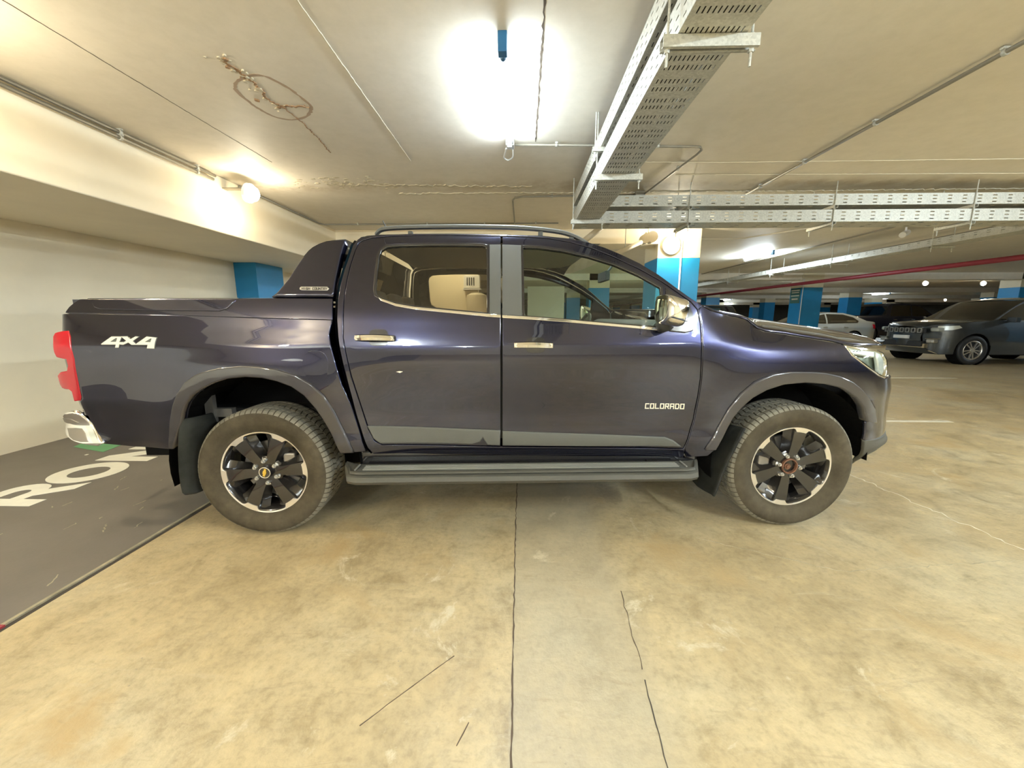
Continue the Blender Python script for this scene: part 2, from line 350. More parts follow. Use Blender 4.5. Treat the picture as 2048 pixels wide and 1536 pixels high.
def panel(name, outer, mt, parent, S, holes=(), side=-1, off=0, g=.045, gz=None, flange=.014, rnd=.003, gb=None):
    """sheet-metal panel: outline(s) in side view (x,z), wrapped on the half-width surface S and given a rolled edge"""
    gz = gz or g; gb = gb or min(g, .03)
    loops = [densify(o, gb) for o in [outer, *holes]]
    loops = [l if (area2(l) > 0) == (i == 0) else l[::-1] for i, l in enumerate(loops)]
    ins = [offset(l, -rnd if i == 0 else rnd) for i, l in enumerate(loops)]
    xs = [p[0] for p in outer]; zs = [p[1] for p in outer]
    G = np.array([(x, z) for x in np.arange(min(xs) + g / 2, max(xs), g) for z in np.arange(min(zs) + gz / 2, max(zs), gz)]).reshape(-1, 2)
    if len(G):
        keep = inside(G, ins[0])
        for h in ins[1:]: keep &= ~inside(G, h)
        G = G[keep]
        B = np.array([p for l in ins for p in l])
        if len(G):
            dm = np.array([np.min(np.hypot(*(B - q).T)) for q in G]); G = G[dm > g * .35]
    V = []; E = []
    for l in ins:
        k = len(V); V += l; E += [(k + i, k + (i + 1) % len(l)) for i in range(len(l))]
    nb = len(V); V += [tuple(q) for q in G]
    ov, oe, of, ovi, _, _ = delaunay_2d_cdt([Vector(p) for p in V], E, [], 0, 1e-6)
    ov = np.array([(p.x, p.y) for p in ov]); mp = {}
    for oi, src in enumerate(ovi):
        for s_ in src: mp[s_] = oi
    of = [f for f in of]; cen = np.array([ov[list(f)].mean(axis=0) for f in of])
    keep = inside(cen, ins[0])
    for h in ins[1:]: keep &= ~inside(cen, h)
    faces = []
    for f, k in zip(of, keep):
        if not k: continue
        a = area2([ov[i] for i in f]); f = list(f) if (a > 0) == (side < 0) else list(f)[::-1]; faces.append(f)
    def nrm(X, Z):
        e = 2e-3; sx = (S(X + e, Z) - S(X - e, Z)) / (2 * e); sz = (S(X, Z + e) - S(X, Z - e)) / (2 * e)
        n = np.stack([-sx, np.full_like(X, side), -sz], 1); return n / np.linalg.norm(n, axis=1)[:, None]
    y = S(ov[:, 0], ov[:, 1]) + off; nn = nrm(ov[:, 0], ov[:, 1])
    P3 = [(a[0] , side * b, a[1]) for a, b in zip(ov, y)]; NN = [tuple(n) for n in nn]
    if flange:
        for li, l in enumerate(loops):
            st = len(P3); L = np.array(l); n0 = nrm(L[:, 0], L[:, 1]); yy = S(L[:, 0], L[:, 1]) + off
            in_l = np.array(ins[li]); o2 = L - in_l; o2 = o2 / (np.linalg.norm(o2, axis=1)[:, None] + 1e-9)
            o3 = np.stack([o2[:, 0], np.zeros(len(L)), o2[:, 1]], 1)
            for k in range(len(L)):
                q = n0[k] + o3[k]; q = q / np.linalg.norm(q); b = np.array([L[k, 0], side * yy[k], L[k, 1]])
                P3.append(tuple(b - n0[k] * rnd)); NN.append(tuple(q))
                P3.append(tuple(b - n0[k] * flange)); NN.append(tuple(o3[k]))
            base = sum(len(q) for q in ins[:li]); n = len(L)
            for k in range(n):
                k2 = (k + 1) % n; a, b = mp[base + k], mp[base + k2]; c, d = st + 2 * k2, st + 2 * k; e_, f_ = c + 1, d + 1
                q1, q2 = [a, d, c, b], [d, f_, e_, c]
                if side > 0: q1.reverse(); q2.reverse()
                faces += [q1, q2]
    me = bpy.data.meshes.new(name); me.from_pydata(P3, [], faces); me.update()
    me.polygons.foreach_set('use_smooth', [True] * len(me.polygons))
    try: me.normals_split_custom_set_from_vertices(NN)
    except Exception as ex: print('normals', ex)
    return link(name, me, mt, parent)
def both(name, outer, mt, parents, S, holes=(), **k):
    out = []
    for s_ in (-1, 1):
        p = parents[0 if s_ < 0 else 1] if isinstance(parents, (list, tuple)) else parents
        out.append(panel(name, outer, mt, p, S, holes, side=s_, **k))
    return out
# ================================================================ SETTING
ZC = 2.72
def struct(o, label=None, kind='structure'):
    o['kind'] = kind
    if label: o['label'] = label
    return o
XL, XR, YB, YF = -4.76, 46.0, -9.0, 54.0
floor = struct(MB().b2((XL - .2, YB - .2, -.2), (XR + .2, YF + .2, 0)).build('floor', 'floor'), 'worn tan concrete floor with joints and scuffs')
ceiling = struct(MB().b2((XL - .2, YB - .2, ZC), (XR + .2, YF + .2, ZC + .25)).build('ceiling', 'ceil'), 'cream painted concrete ceiling slab with cracks')
struct(MB().b2((XL - .2, YB, 0), (XL, YF, ZC)).build('wall_left', 'wall'), 'cream painted wall behind the truck tailgate')
struct(MB().b2((XL, YB - .2, 0), (XR, YB, ZC)).build('wall_near', 'wall'), 'cream wall behind the viewpoint')
struct(MB().b2((XL, YF, 0), (XR, YF + .2, ZC)).build('wall_far', 'wallb'), 'grey wall at the far end of the garage')
struct(MB().b2((XR, YB, 0), (XR + .2, YF, ZC)).build('wall_right', 'wallb'), 'grey wall at the far right of the garage')
BX = -3.215
b = struct(MB().b2((XL, YB, 2.135), (BX, YF, ZC)).build('beam_left', 'wall', bevel=.01), 'deep cream beam running along the left wall')
b = struct(MB().b2((-4.4, 6.95, 2.47), (2.3, 7.5, ZC)).build('beam_back', 'wall', bevel=.01), 'cream cross beam between the two nearest blue columns')
for y in (13.9, 20.9, 27.9, 34.9, 41.9):
    struct(MB().b2((XL, y, 2.5), (XR, y + .5, ZC)).build('cross_beam', 'ceil'), None)
# columns
def column(name, x0, x1, y0, y1, label, zt=ZC, conduit=None, zs=2.24):
    c = empty(name, ((x0 + x1) / 2, (y0 + y1) / 2, 0)); struct(c, label)
    w, d = (x1 - x0), (y1 - y0)
    MB().b2((-w / 2, -d / 2, 0), (w / 2, d / 2, zs)).build('blue_shaft', 'blue', c, bevel=.006)
    MB().b2((-w / 2, -d / 2, zs), (w / 2, d / 2, zt)).build('cream_top', 'colw', c, bevel=.006)
    if conduit is not None:
        MB().cyl((conduit - (x0 + x1) / 2, -d / 2 - .018, .3), (conduit - (x0 + x1) / 2, -d / 2 - .018, zt - .2), .013, 8).build('wall_conduit', 'btn', c, True)
    return c
column('column_left', XL, -4.385, 6.53, 7.26, 'blue column against the left wall behind the pickup', zt=2.135, zs=2.134)
column('column_middle', 2.29, 3.01, 6.97, 7.68, 'blue column with cream top and a lit lamp, behind the windscreen', conduit=2.68)
c3 = column('column_right', 9.50, 10.20, 13.88, 14.45, 'blue column with cream top standing among the parked cars', conduit=9.52)
MB().b2((-.353, -.24, 1.72), (-.362, .24, 2.22)).build('sign_board', 'sign', c3)
for k, (z, w) in enumerate(((2.14, .40), (2.07, .36), (1.96, .40), (1.84, .30))):
    MB().b2((-.363, -w / 2, z), (-.367, w / 2, z + (.03 if k < 3 else .045))).build('sign_line', 'pvc', c3)
for x in (2.3, 9.5, 16.7, 23.9, 31.1, 38.3):
    for y in (13.9, 20.9, 27.9, 34.9, 41.9):
        if (x, y) == (9.5, 13.9): continue
        column('column_far', x, x + .7, y, y + .6, 'distant blue column with cream top')
column('column_far', 16.9, 17.6, 6.97, 7.68, 'blue column with cream top beyond the right edge')
struct(MB().b2((.15, 12.0, 0), (1.25, 12.3, 2.15)).build('partition_panel', 'wallb'), 'pale partition seen through the driver window')
struct(MB().b2((-3.2, 9.4, 0), (-1.05, 9.6, ZC)).build('partition_wall', 'wall'), 'cream partition seen through the rear door windows')
ac = tag(empty('air_conditioner', (-1.18, 9.4, 2.02)), 'small white wall unit seen through the rear door windows', 'air conditioner')
MB().b2((-.17, -.24, -.12), (.20, 0, .17)).build('casing', 'plate', ac, bevel=.01)
for k in range(4): MB().b2((-.10 + k * .05, -.245, -.06), (-.075 + k * .05, -.238, .12)).build('vent_slot', 'blk', ac)
MB().b2((-.2, -.24, -.15), (.22, 0, -.125)).build('shelf_bracket', 'btn', ac)
wt = tag(empty('water_tank', (-1.05, 9.12, 0)), 'pale cylindrical tank below the white wall unit', 'tank')
MB().lathe([(0, 1.80), (.12, 1.79), (.22, 1.74), (.235, 1.68), (.235, .12), (.0, .12)], 28, 'Z').build('tank_body', 'pvc', wt, 'auto')
for a in (0, 120, 240): MB().cyl((.18 * math.cos(R(a)), .18 * math.sin(R(a)), 0), (.18 * math.cos(R(a)), .18 * math.sin(R(a)), .13), .02).build('leg', 'galv', wt)
# floor details (children of the floor)
MB().b2((XL, YB, .000), (-2.135, YF, .004)).build('painted_bay', 'bay', floor)['label'] = 'dark grey painted floor area along the left wall'
es = MB().b2((-2.135, .55, 0), (-2.118, 9, .008)).build('edge_strip', 'strip', floor)
MB().b2((-2.135, -4, 0), (-2.110, 1.35, .010)).build('edge_strip', 'red', floor)['label'] = 'red painted length of the edge strip'
MB().b2((-2.116, -4, -.001), (-2.094, 9, .0012)).build('floor_groove', 'dark', floor)
def crack(name, pts, w, m, z, parent, seed=1, jit=.006, h=.0012, step=.03, up=1):
    rnd = random.Random(seed); P = []
    for a, b_ in zip(pts[:-1], pts[1:]):
        a = Vector(a); b_ = Vector(b_); n = max(1, int((b_ - a).length / step)); P += [a.lerp(b_, k / n) for k in range(n)]
    P.append(Vector(pts[-1])); L = []; Rr = []
    for i, p in enumerate(P):
        d = (P[min(i + 1, len(P) - 1)] - P[max(i - 1, 0)]).normalized(); nrm = Vector((-d.y, d.x))
        j = rnd.uniform(-jit, jit); ww = w * rnd.uniform(.45, 1.4)
        q = p + nrm * j; L.append(q + nrm * ww / 2); Rr.append(q - nrm * ww / 2)
    mb = MB(); n = len(P)
    V = [(q.x, q.y, z + h * up) for q in L] + [(q.x, q.y, z + h * up) for q in Rr] + [(q.x, q.y, z) for q in L] + [(q.x, q.y, z) for q in Rr]
    Fc = []
    for i in range(n - 1):
        Fc += [(i, n + i, n + i + 1, i + 1), (2 * n + i, i, i + 1, 2 * n + i + 1), (n + i, 3 * n + i, 3 * n + i + 1, n + i + 1)]
    return mb.add(V, Fc).build(name, m, parent)
crack('floor_joint', [(-.036, 6.9), (-.036, 2.1), (-.022, .3)], .0055, 'crackm', 0, floor, 3, .0025)
crack('floor_crack', [(.46, 1.63), (.445, 1.4), (.44, 1.22)], .003, 'crackm', 0, floor, 5, .004)
crack('floor_crack', [(.432, 1.18), (.42, 1.0), (.413, .909), (.40, .5)], .0032, 'dark', 0, floor, 6, .002)
crack('floor_crack', [(-.50, 1.0), (-.33, 1.18), (-.25, 1.26)], .0025, 'crackm', 0, floor, 8, .001)
crack('floor_crack', [(-.19, .95), (-.165, 1.02)], .003, 'crackm', 0, floor, 9, .003)
crack('floor_crack', [(1.0, 2.08), (1.6, 1.80), (2.7, 1.93)], .004, 'strip', 0, floor, 15, .008)
crack('floor_ridge', [(2.62, 3.4), (2.68, 2.6), (2.75, 1.9)], .008, 'line', 0, floor, 16, .02)
def lines(n, u, v, du, dv): pass
MB().b2((3.1, 4.69, 0), (5.2, 4.76, .002)).build('parking_line', 'line', floor)
MB().b2((5.0, 8.2, 0), (9.0, 8.27, .002)).build('parking_line', 'line', floor)
# painted letters R O N: letter x runs along +Y, letter up runs to -X
def letter(poly, x0, y0, w, h, name, m='white', holes=()):
    me_b = []
    loops = [poly, *holes]; V = []; E = []
    for l in loops:
        k = len(V); V += [Vector(p) for p in l]; E += [(k + i, k + (i + 1) % len(l)) for i in range(len(l))]
    ov, oe, of, *_ = delaunay_2d_cdt(V, E, [], 0, 1e-6); mb = MB(); P = [(x0 - p.y * h, y0 + p.x * w, .0062) for p in ov]; Fc = []
    cen = np.array([np.mean([[ov[i].x, ov[i].y] for i in f], axis=0) for f in of]); k = inside(cen, poly)
    for hl in holes: k &= ~inside(cen, hl)
    mb.add(P, [f for f, q in zip(of, k) if q]); o = mb.build(name, m, floor)
    s = o.modifiers.new('thick', 'SOLIDIFY'); s.thickness = .0025; s.offset = 0
    return o
arc = lambda cx, cy, rx, ry, a0, a1, n: [(cx + rx * math.cos(R(a0 + (a1 - a0) * i / n)), cy + ry * math.sin(R(a0 + (a1 - a0) * i / n))) for i in range(n + 1)]
Rp = [(0, 0), (.27, 0), (.27, .36), (.42, .36), (.74, 0), (1.06, 0), (.72, .40)] + arc(.60, .69, .36, .31, -50, 90, 10) + [(0, 1)]
Rh = [(.27, .56)] + arc(.54, .67, .14, .115, -90, 90, 8) + [(.27, .785)]
XB, LH = -3.285, .47
letter(Rp, XB, 2.34, .36, LH, 'painted_letter', holes=[Rh])['label'] = 'white letter R'
letter(arc(.5, .5, .5, .53, 0, 360, 40)[:-1], XB - .0, 2.695, .44, LH, 'painted_letter', holes=[arc(.5, .5, .27, .27, 0, 360, 32)[:-1]])['label'] = 'white letter O'
letter([(0, 0), (.26, 0), (.26, .55), (.70, 0), (1, 0), (1, 1), (.74, 1), (.74, .45), (.30, 1), (0, 1)], XB, 3.17, .40, LH, 'painted_letter')['label'] = 'white letter N'
letter([(0, 0), (1, 0), (1, 1), (0, 1)], -3.98, 3.30, .02, .02, 'painted_fleck')
MB().prism([(-3.915, 3.385), (-3.98, 3.75), (-4.50, 3.95), (-4.36, 3.52)], .0045, .0065).build('painted_diamond', 'green', floor)['label'] = 'green painted diamond'
for i in range(26):
    x = -3.15 + .95 * random.random(); y = 1.5 + 1.9 * random.random(); l_ = random.uniform(.02, .09)
    crack('scuff_mark', [(x, y), (x + l_ * random.uniform(-1, .2), y + l_)], .006, 'strip', .004, floor, 100 + i, .006, h=.0006, step=.012)
# ceiling details (children of the ceiling)
crack('ceiling_joint', [(-1.06, .6), (-1.066, 2.1), (-1.075, 4.0)], .007, 'joint', ZC, ceiling, 21, .001, h=.005, up=-1)
crack('ceiling_joint', [(-2.46, 1.2), (-2.44, 3.2), (-2.42, 4.0)], .0025, 'crackm', ZC, ceiling, 22, .002, h=.002, up=-1)
crack('ceiling_crack', [(.10, 1.0), (.10, 2.1), (.103, 3.62)], .010, 'crackm', ZC, ceiling, 23, .004, h=.002, up=-1)
crack('ceiling_joint', [(.85, 4.08), (2.0, 4.12), (5.6, 4.10)], .006, 'joint', ZC, ceiling, 24, .003, h=.004, up=-1)
crack('ceiling_joint', [(1.6, 4.45), (5.8, 4.5)], .008, 'joint', ZC, ceiling, 25, .004, h=.004, up=-1)
crack('ceiling_ridge', [(-1.5, 5.0), (1.2, 5.03), (3.2, 5.03), (7.5, 4.98)], .05, 'joint', ZC, ceiling, 26, .02, h=.008, up=-1)
crack('ceiling_ridge', [(-2.2, 4.65), (-.6, 4.75), (.1, 4.8)], .05, 'flake', ZC, ceiling, 27, .03, h=.006, up=-1)
st = [atz(*p, ZC)[:2] for p in [(440, 118), (470, 138), (497, 157), (522, 178), (532, 196), (560, 212), (600, 212), (618, 214)]]
ring_px = [(470, 172), (478, 160), (495, 153), (520, 150), (548, 160), (580, 178), (606, 198), (622, 213), (618, 228), (602, 237), (575, 239), (545, 232), (515, 216), (490, 197), (474, 182)]
rg = [tuple(atz(*p, ZC)[:2]) for p in spline2(ring_px, 3, True)]; crack('stain_ring', rg + rg[:1], .020, mat('brown_stain', (.46, .34, .24), .7), ZC, ceiling, 30, .003, h=.001, step=.02, up=-1)
crack('ceiling_crack', [tuple(p) for p in st], .014, 'rustc', ZC, ceiling, 28, .012, h=.005, step=.012, up=-1)
crack('ceiling_crack', [tuple(atz(*p, ZC)[:2]) for p in [(560, 210), (580, 225), (605, 245), (640, 280), (660, 305)]], .008, 'rustc', ZC, ceiling, 29, .006, h=.003, step=.012, up=-1)
rf = random.Random(4)
for i in range(46):
    p = st[rf.randrange(7)]; q = (p[0] + rf.gauss(0, .028), p[1] + rf.gauss(0, .022)); s_ = rf.uniform(.006, .02)
    poly = [(q[0] + s_ * rf.uniform(.5, 1) * math.cos(a), q[1] + s_ * rf.uniform(.5, 1) * math.sin(a)) for a in [k * 1.05 for k in range(6)]]
    MB().prism(poly, ZC - rf.uniform(.003, .009), ZC + .001).build('paint_flake', 'flake' if rf.random() < .7 else 'rustc', ceiling)
for i in range(60):
    q = (rf.uniform(-2.6, -1.4), rf.gauss(4.62, .10)); s_ = rf.uniform(.008, .03)
    poly = [(q[0] + 1.6 * s_ * rf.uniform(.5, 1) * math.cos(a), q[1] + s_ * rf.uniform(.5, 1) * math.sin(a)) for a in [k * 1.05 for k in range(6)]]
    MB().prism(poly, ZC - rf.uniform(.002, .005), ZC + .001).build('paint_flake', 'flake', ceiling)
# ================================================================ CEILING SERVICES
def perforated(mb, o, u, v, L, Wd, rows, n, sl, sw, fl=.0):
    """sheet with slots: u long axis, v cross axis; rows = positions along u of slot rows, n slots across"""
    o, u, v = Vector(o), Vector(u), Vector(v)
    def quad(a, b_, c, d): mb.add([o + u * a + v * c, o + u * b_ + v * c, o + u * b_ + v * d, o + u * a + v * d], [(0, 1, 2, 3)])
    pos = 0; m0 = Wd * .06; pit = (Wd - 2 * m0) / n
    for r_ in rows:
        if r_ > pos: quad(pos, r_, 0, Wd)
        c = 0
        for k in range(n):
            s0 = m0 + pit * (k + .5) - sw / 2; quad(r_, r_ + sl, c, s0); c = s0 + sw
        quad(r_, r_ + sl, c, Wd); pos = r_ + sl
    quad(pos, L, 0, Wd); return mb
def tray(name, origin, u, v, L, Wd, hgt, label, dense=True, fine=True, group=None):
    t = empty(name, origin); tag(t, label, 'cable tray', group)
    U, Vv = Vector(u), Vector(v); mb = MB()
    rows = []; x = .05
    while x < L - .1:
        rows.append(x); x += .062 if (len(rows) % 2) else .098
    if not fine: rows = list(np.arange(.1, L - .1, .25))
    def sheet(nm, o, a, b_, Wx, rws, n, sl, sw):
        m = MB(); perforated(m, o, a, b_, L, Wx, rws, n, sl, sw); ob = m.build(nm, 'galv', t, fix=False)
        s = ob.modifiers.new('thick', 'SOLIDIFY'); s.thickness = .0016; s.offset = 0; return ob
    sheet('bottom_plate', (0, 0, 0), U, Vv, Wd, rows, 12 if fine else 3, .034 if fine else .05, .0055 if fine else .03)
    r2 = list(np.arange(.06, L - .1, .075 if fine else .16))
    for q in (0, 1): sheet('side_rail', Vv * (Wd * q), U, (0, 0, 1), hgt, r2, 3 if fine else 3, .030 if fine else .045, .006 if fine else .010)
    for q in (0, 1):
        a = Vv * (Wd * q) + Vector((0, 0, hgt)); MB().box(a + U * L / 2 + Vv * (.008 * (1 - 2 * q)), [abs(U[i]) * L + abs(Vv[i]) * .018 + (.003 if i == 2 else 0) for i in range(3)]).build('rail_lip', 'galv', t)
    return t
def hanger(name, c, along, wdt, zlow, label, both_rods=True, h=.042, grp='tray hanger brackets', up=0):
    """channel under a tray with two threaded rods up to the slab. along: 'X' or 'Y' = direction of the channel"""
    t = empty(name, c); tag(t, label, 'bracket', grp); a = Vector((1, 0, 0)) if along == 'X' else Vector((0, 1, 0)); p = Vector((0, 1, 0)) if along == 'X' else Vector((1, 0, 0))
    m = MB(); th = .003
    def bx(o, s): m.box(o, [abs(a[i]) * wdt + abs(p[i]) * s[0] + (s[1] if i == 2 else 0) for i in range(3)])
    bx(Vector((0, 0, -h / 2)) - p * .02, (th, h)); bx(Vector((0, 0, -h / 2)) + p * .02, (th, h)); bx(Vector((0, 0, -th / 2)), (.04, th)); bx(Vector((0, 0, -h + th / 2)) + p * .014, (.012, th)); bx(Vector((0, 0, -h + th / 2)) - p * .014, (.012, th))
    m.build('channel', 'galv', t)
    zs_n = [(-h - .012, -h), (0, .01)]
    if up:
        m2 = MB(); m2.v = [(p_[0], p_[1], p_[2] + up) for p_ in m.v]; m2.f = list(m.f); m2.build('channel', 'galv', t); zs_n += [(up - h - .012, up - h), (up, up + .01)]
    for s_ in (-1, 1):
        q = a * (wdt / 2 - .022) * s_
        MB().cyl(q + Vector((0, 0, -h - .06)), q + Vector((0, 0, ZC - c[2])), .0048, 8).build('threaded_rod', 'galv', t)
        for a_, b2_ in zs_n: MB().cyl(q + Vector((0, 0, a_)), q + Vector((0, 0, b2_)), .010, 6).build('nut', 'galv', t)
    return t
tray('cable_tray', (.58, -1.6, 2.30), (0, 1, 0), (1, 0, 0), 6.3, .255, .125, 'lower perforated steel cable tray running away overhead')
tray('cable_tray', (.57, -1.6, 2.485), (0, 1, 0), (1, 0, 0), 6.3, .24, .115, 'upper perforated steel cable tray stacked above the lower one')
for i, y in enumerate((-.3, 1.70, 3.15, 4.52)):
    hanger('tray_bracket', (.705, y, 2.296), 'X', .36, 0, ['tray bracket nearest the viewer, out of frame', 'largest galvanised channel under the tray at the top edge', 'galvanised channel under the tray at its middle', 'galvanised channel under the far end of the tray'][i])
hanger('tray_bracket', (.66, 3.15, 2.482), 'X', .30, 0, 'short channel under the upper tray', h=.03)
tray('cable_tray', (.60, 4.69, 2.30), (1, 0, 0), (0, 1, 0), 13, .30, .125, 'lower steel ladder tray crossing to the right', fine=False)
tray('cable_tray', (.60, 4.69, 2.475), (1, 0, 0), (0, 1, 0), 13, .30, .115, 'upper steel ladder tray crossing to the right', fine=False)
for i, x in enumerate((1.86, 3.45, 4.95, 6.6, 8.2)):
    hanger('tray_bracket', (x, 4.86, 2.297), 'Y', .40, 0, f"double cross channel under the two trays to the right, {('first', 'second', 'third', 'fourth', 'fifth')[i]} from the corner", h=.032, up=.173)
tray('cable_tray', (6.35, 5.2, 2.34), (0, 1, 0), (1, 0, 0), 26, .30, .10, 'far cable tray running away over the parked cars', fine=False)
for i, y in enumerate((6.5, 8.5, 10.5, 12.6, 15, 18)):
    hw = ('first', 'second', 'third', 'fourth', 'fifth', 'last')[i]
    tag(hanger('tray_bracket', (6.5, y, 2.335), 'X', .36, 0, hw + ' hanger from the viewer of the far cable tray', h=.03, grp='far tray hangers'))
def pipe(name, pts, r, m, label, clips=(), cat='conduit', n=10, clipax=None, group=None, sub=0):
    t = empty(name, pts[0]); tag(t, label, cat, group); o = Vector(pts[0])
    MB().tube([Vector(p) - o for p in pts], r, n, sub).build('pipe', m, t, True)
    for c in clips:
        MB().cyl(Vector(c) - o + Vector(clipax or (0, 1, 0)) * -.009, Vector(c) - o + Vector(clipax or (0, 1, 0)) * .009, r * 1.5, 10).box(Vector(c) - o + Vector((0, 0, r * 1.4)), (.045, .022, .012) if abs((clipax or (0, 1, 0))[1]) > .5 else (.022, .045, .012)).build('clip', 'galv', t)
    return t
zp = ZC - .03
pipe('conduit', [(2.655, .2, zp), (2.655, 5.15, zp)], .013, 'pipe', 'long grey conduit on the ceiling at the right', [(2.655, y, zp) for y in (1.3, 2.5, 3.3, 4.05, 4.75)])
pipe('conduit', [(BX + .035, -3, ZC - .035), (BX + .035, 4.25, ZC - .035)], .014, 'pipe', 'upper of two conduits along the left beam', [(BX + .035, y, ZC - .035) for y in (3.28, 4.02)])
pipe('conduit', [(BX + .035, -3, ZC - .075), (BX + .035, 4.22, ZC - .075)], .014, 'pipe', 'lower of two conduits along the left beam', [(BX + .035, y, ZC - .075) for y in (3.28, 4.02)])
pipe('conduit', [(BX + .03, 4.6, ZC - .03), (BX + .03, 6.35, ZC - .03), (BX + .08, 6.42, ZC - .03), (.55, 6.42, ZC - .03)], .011, 'pipe', 'thin conduit crossing the ceiling behind the cab', [(x, 6.42, ZC - .03) for x in (-2.6, -1.5, -.6, .2)], clipax=(1, 0, 0))
pipe('conduit', [(-.07, 3.60, zp), (1.45, 3.68, zp), (1.52, 3.69, zp), (1.56, 3.75, zp), (1.56, 3.85, zp), (1.44, 4.98, zp)], .010, 'pipe', 'bent conduit from the tube light passing over the trays', [(.28, 3.62, zp), (1.15, 3.66, zp), (1.53, 4.2, zp)], clipax=(1, 0, 0))
pipe('conduit', [(1.36, 5.02, zp), (.0, 5.05, zp), (-.10, 5.1, zp), (-.13, 5.2, zp), (-.13, 6.42, zp)], .011, 'pipe', 'curved conduit behind the trays running to the back', [(.35, 5.05, zp)], clipax=(1, 0, 0))
pipe('conduit', [(6.0, 5.2, zp), (6.1, 14, zp)], .014, 'pipe', 'conduit on the far ceiling right of the trays')
pipe('conduit', [(2.95, 7.75, zp), (3.9, 7.75, zp), (4.1, 7.7, zp), (4.9, 6.6, zp)], .014, 'pvc', 'pale bent conduit on the ceiling right of the lit column')
pipe('sprinkler_pipe', [(8.9, 5, 2.30), (8.9, 40, 2.30)], .05, 'redpipe', 'dark red pipe under the far ceiling', cat='pipe')
pipe('sprinkler_pipe', [(7.4, 4, 2.62), (7.4, 40, 2.62)], .035, 'pipe', 'grey pipe high under the far ceiling', cat='pipe')
def cables(name, o, u, L, n, wd, label):  # black cables added inside the trays so the slots look dark
    t = tag(empty(name, o), label, 'cables', 'cables added to darken the tray slots'); U = Vector(u); Vc = Vector((U.y, U.x, 0))
    rc = random.Random(11)
    for k in range(n):
        P = [U * (L * i / 12) + Vc * (.02 + wd * (k + .5) / n + rc.uniform(-.004, .004)) + Vector((0, 0, .012 + .003 * (k % 2))) for i in range(13)]
        MB().tube(P, .0095, 6, 2).build('cable', 'blk', t, True)
cables('added_cable_bundle', (.58, -1.5, 2.302), (0, 1, 0), 6.0, 10, .21, 'black cables added in the lower overhead tray to darken its slots')
cables('added_cable_bundle', (.575, -1.5, 2.487), (0, 1, 0), 6.0, 9, .20, 'black cables added in the upper overhead tray to darken its slots')
jb_ = tag(empty('junction_box', (1.39, 5.02, ZC)), 'small grey junction box on the ceiling behind the tray', 'junction box')
MB().box((0, 0, -.03), (.11, .11, .06)).build('housing', 'pipe', jb_, bevel=.006); MB().box((0, 0, -.062), (.09, .09, .006)).build('cover', 'galv', jb_)
pa = atz(1235, 506, 2.28); pb = aty(1300, 478, 6.6)
pipe('drain_pipe', [tuple(aty(1232, 508, 6.2)), tuple(aty(1282, 484, 6.55))], .035, 'pvc', 'pale diagonal drain pipe beside the lit column', cat='pipe')
for pn, q in (('pipe_hanger', aty(1250, 499, 6.35)), ('pipe_hanger', aty(1190, 465, 6.0))): tag(MB().cyl((0, 0, .02), (0, 0, ZC - q[2]), .006, 6).build(pn, 'galv', loc=tuple(q)), 'thin rod holding the ' + ('left drain pipe end' if q[0] < 1.05 else 'drain pipe beside the lit column'), 'hanger')
t = tag(empty('pipe_valve', tuple(aty(1296, 478, 6.7))), 'round pale fitting where the drain pipe meets the column', 'valve')
MB().cyl((-.05, -.06, 0), (-.05, .08, 0), .075, 16).cyl((.06, -.04, .03), (.06, .1, .03), .09, 18).build('fitting_body', 'pvc', t, 'auto'); MB().cyl((-.13, 0, -.09), (-.02, 0, .09), .03, 10).build('elbow', 'pvc', t, True); MB().cyl((0, 0, .05), (0, 0, ZC - aty(1296, 478, 6.7)[2]), .008, 6).build('wall_stub', 'pvc', t)
pipe('drain_pipe', [tuple(aty(1168, 482, 6.0)), tuple(aty(1206, 452, 6.0))], .045, 'pvc', 'pale diagonal pipe end below the tray corner', cat='pipe')
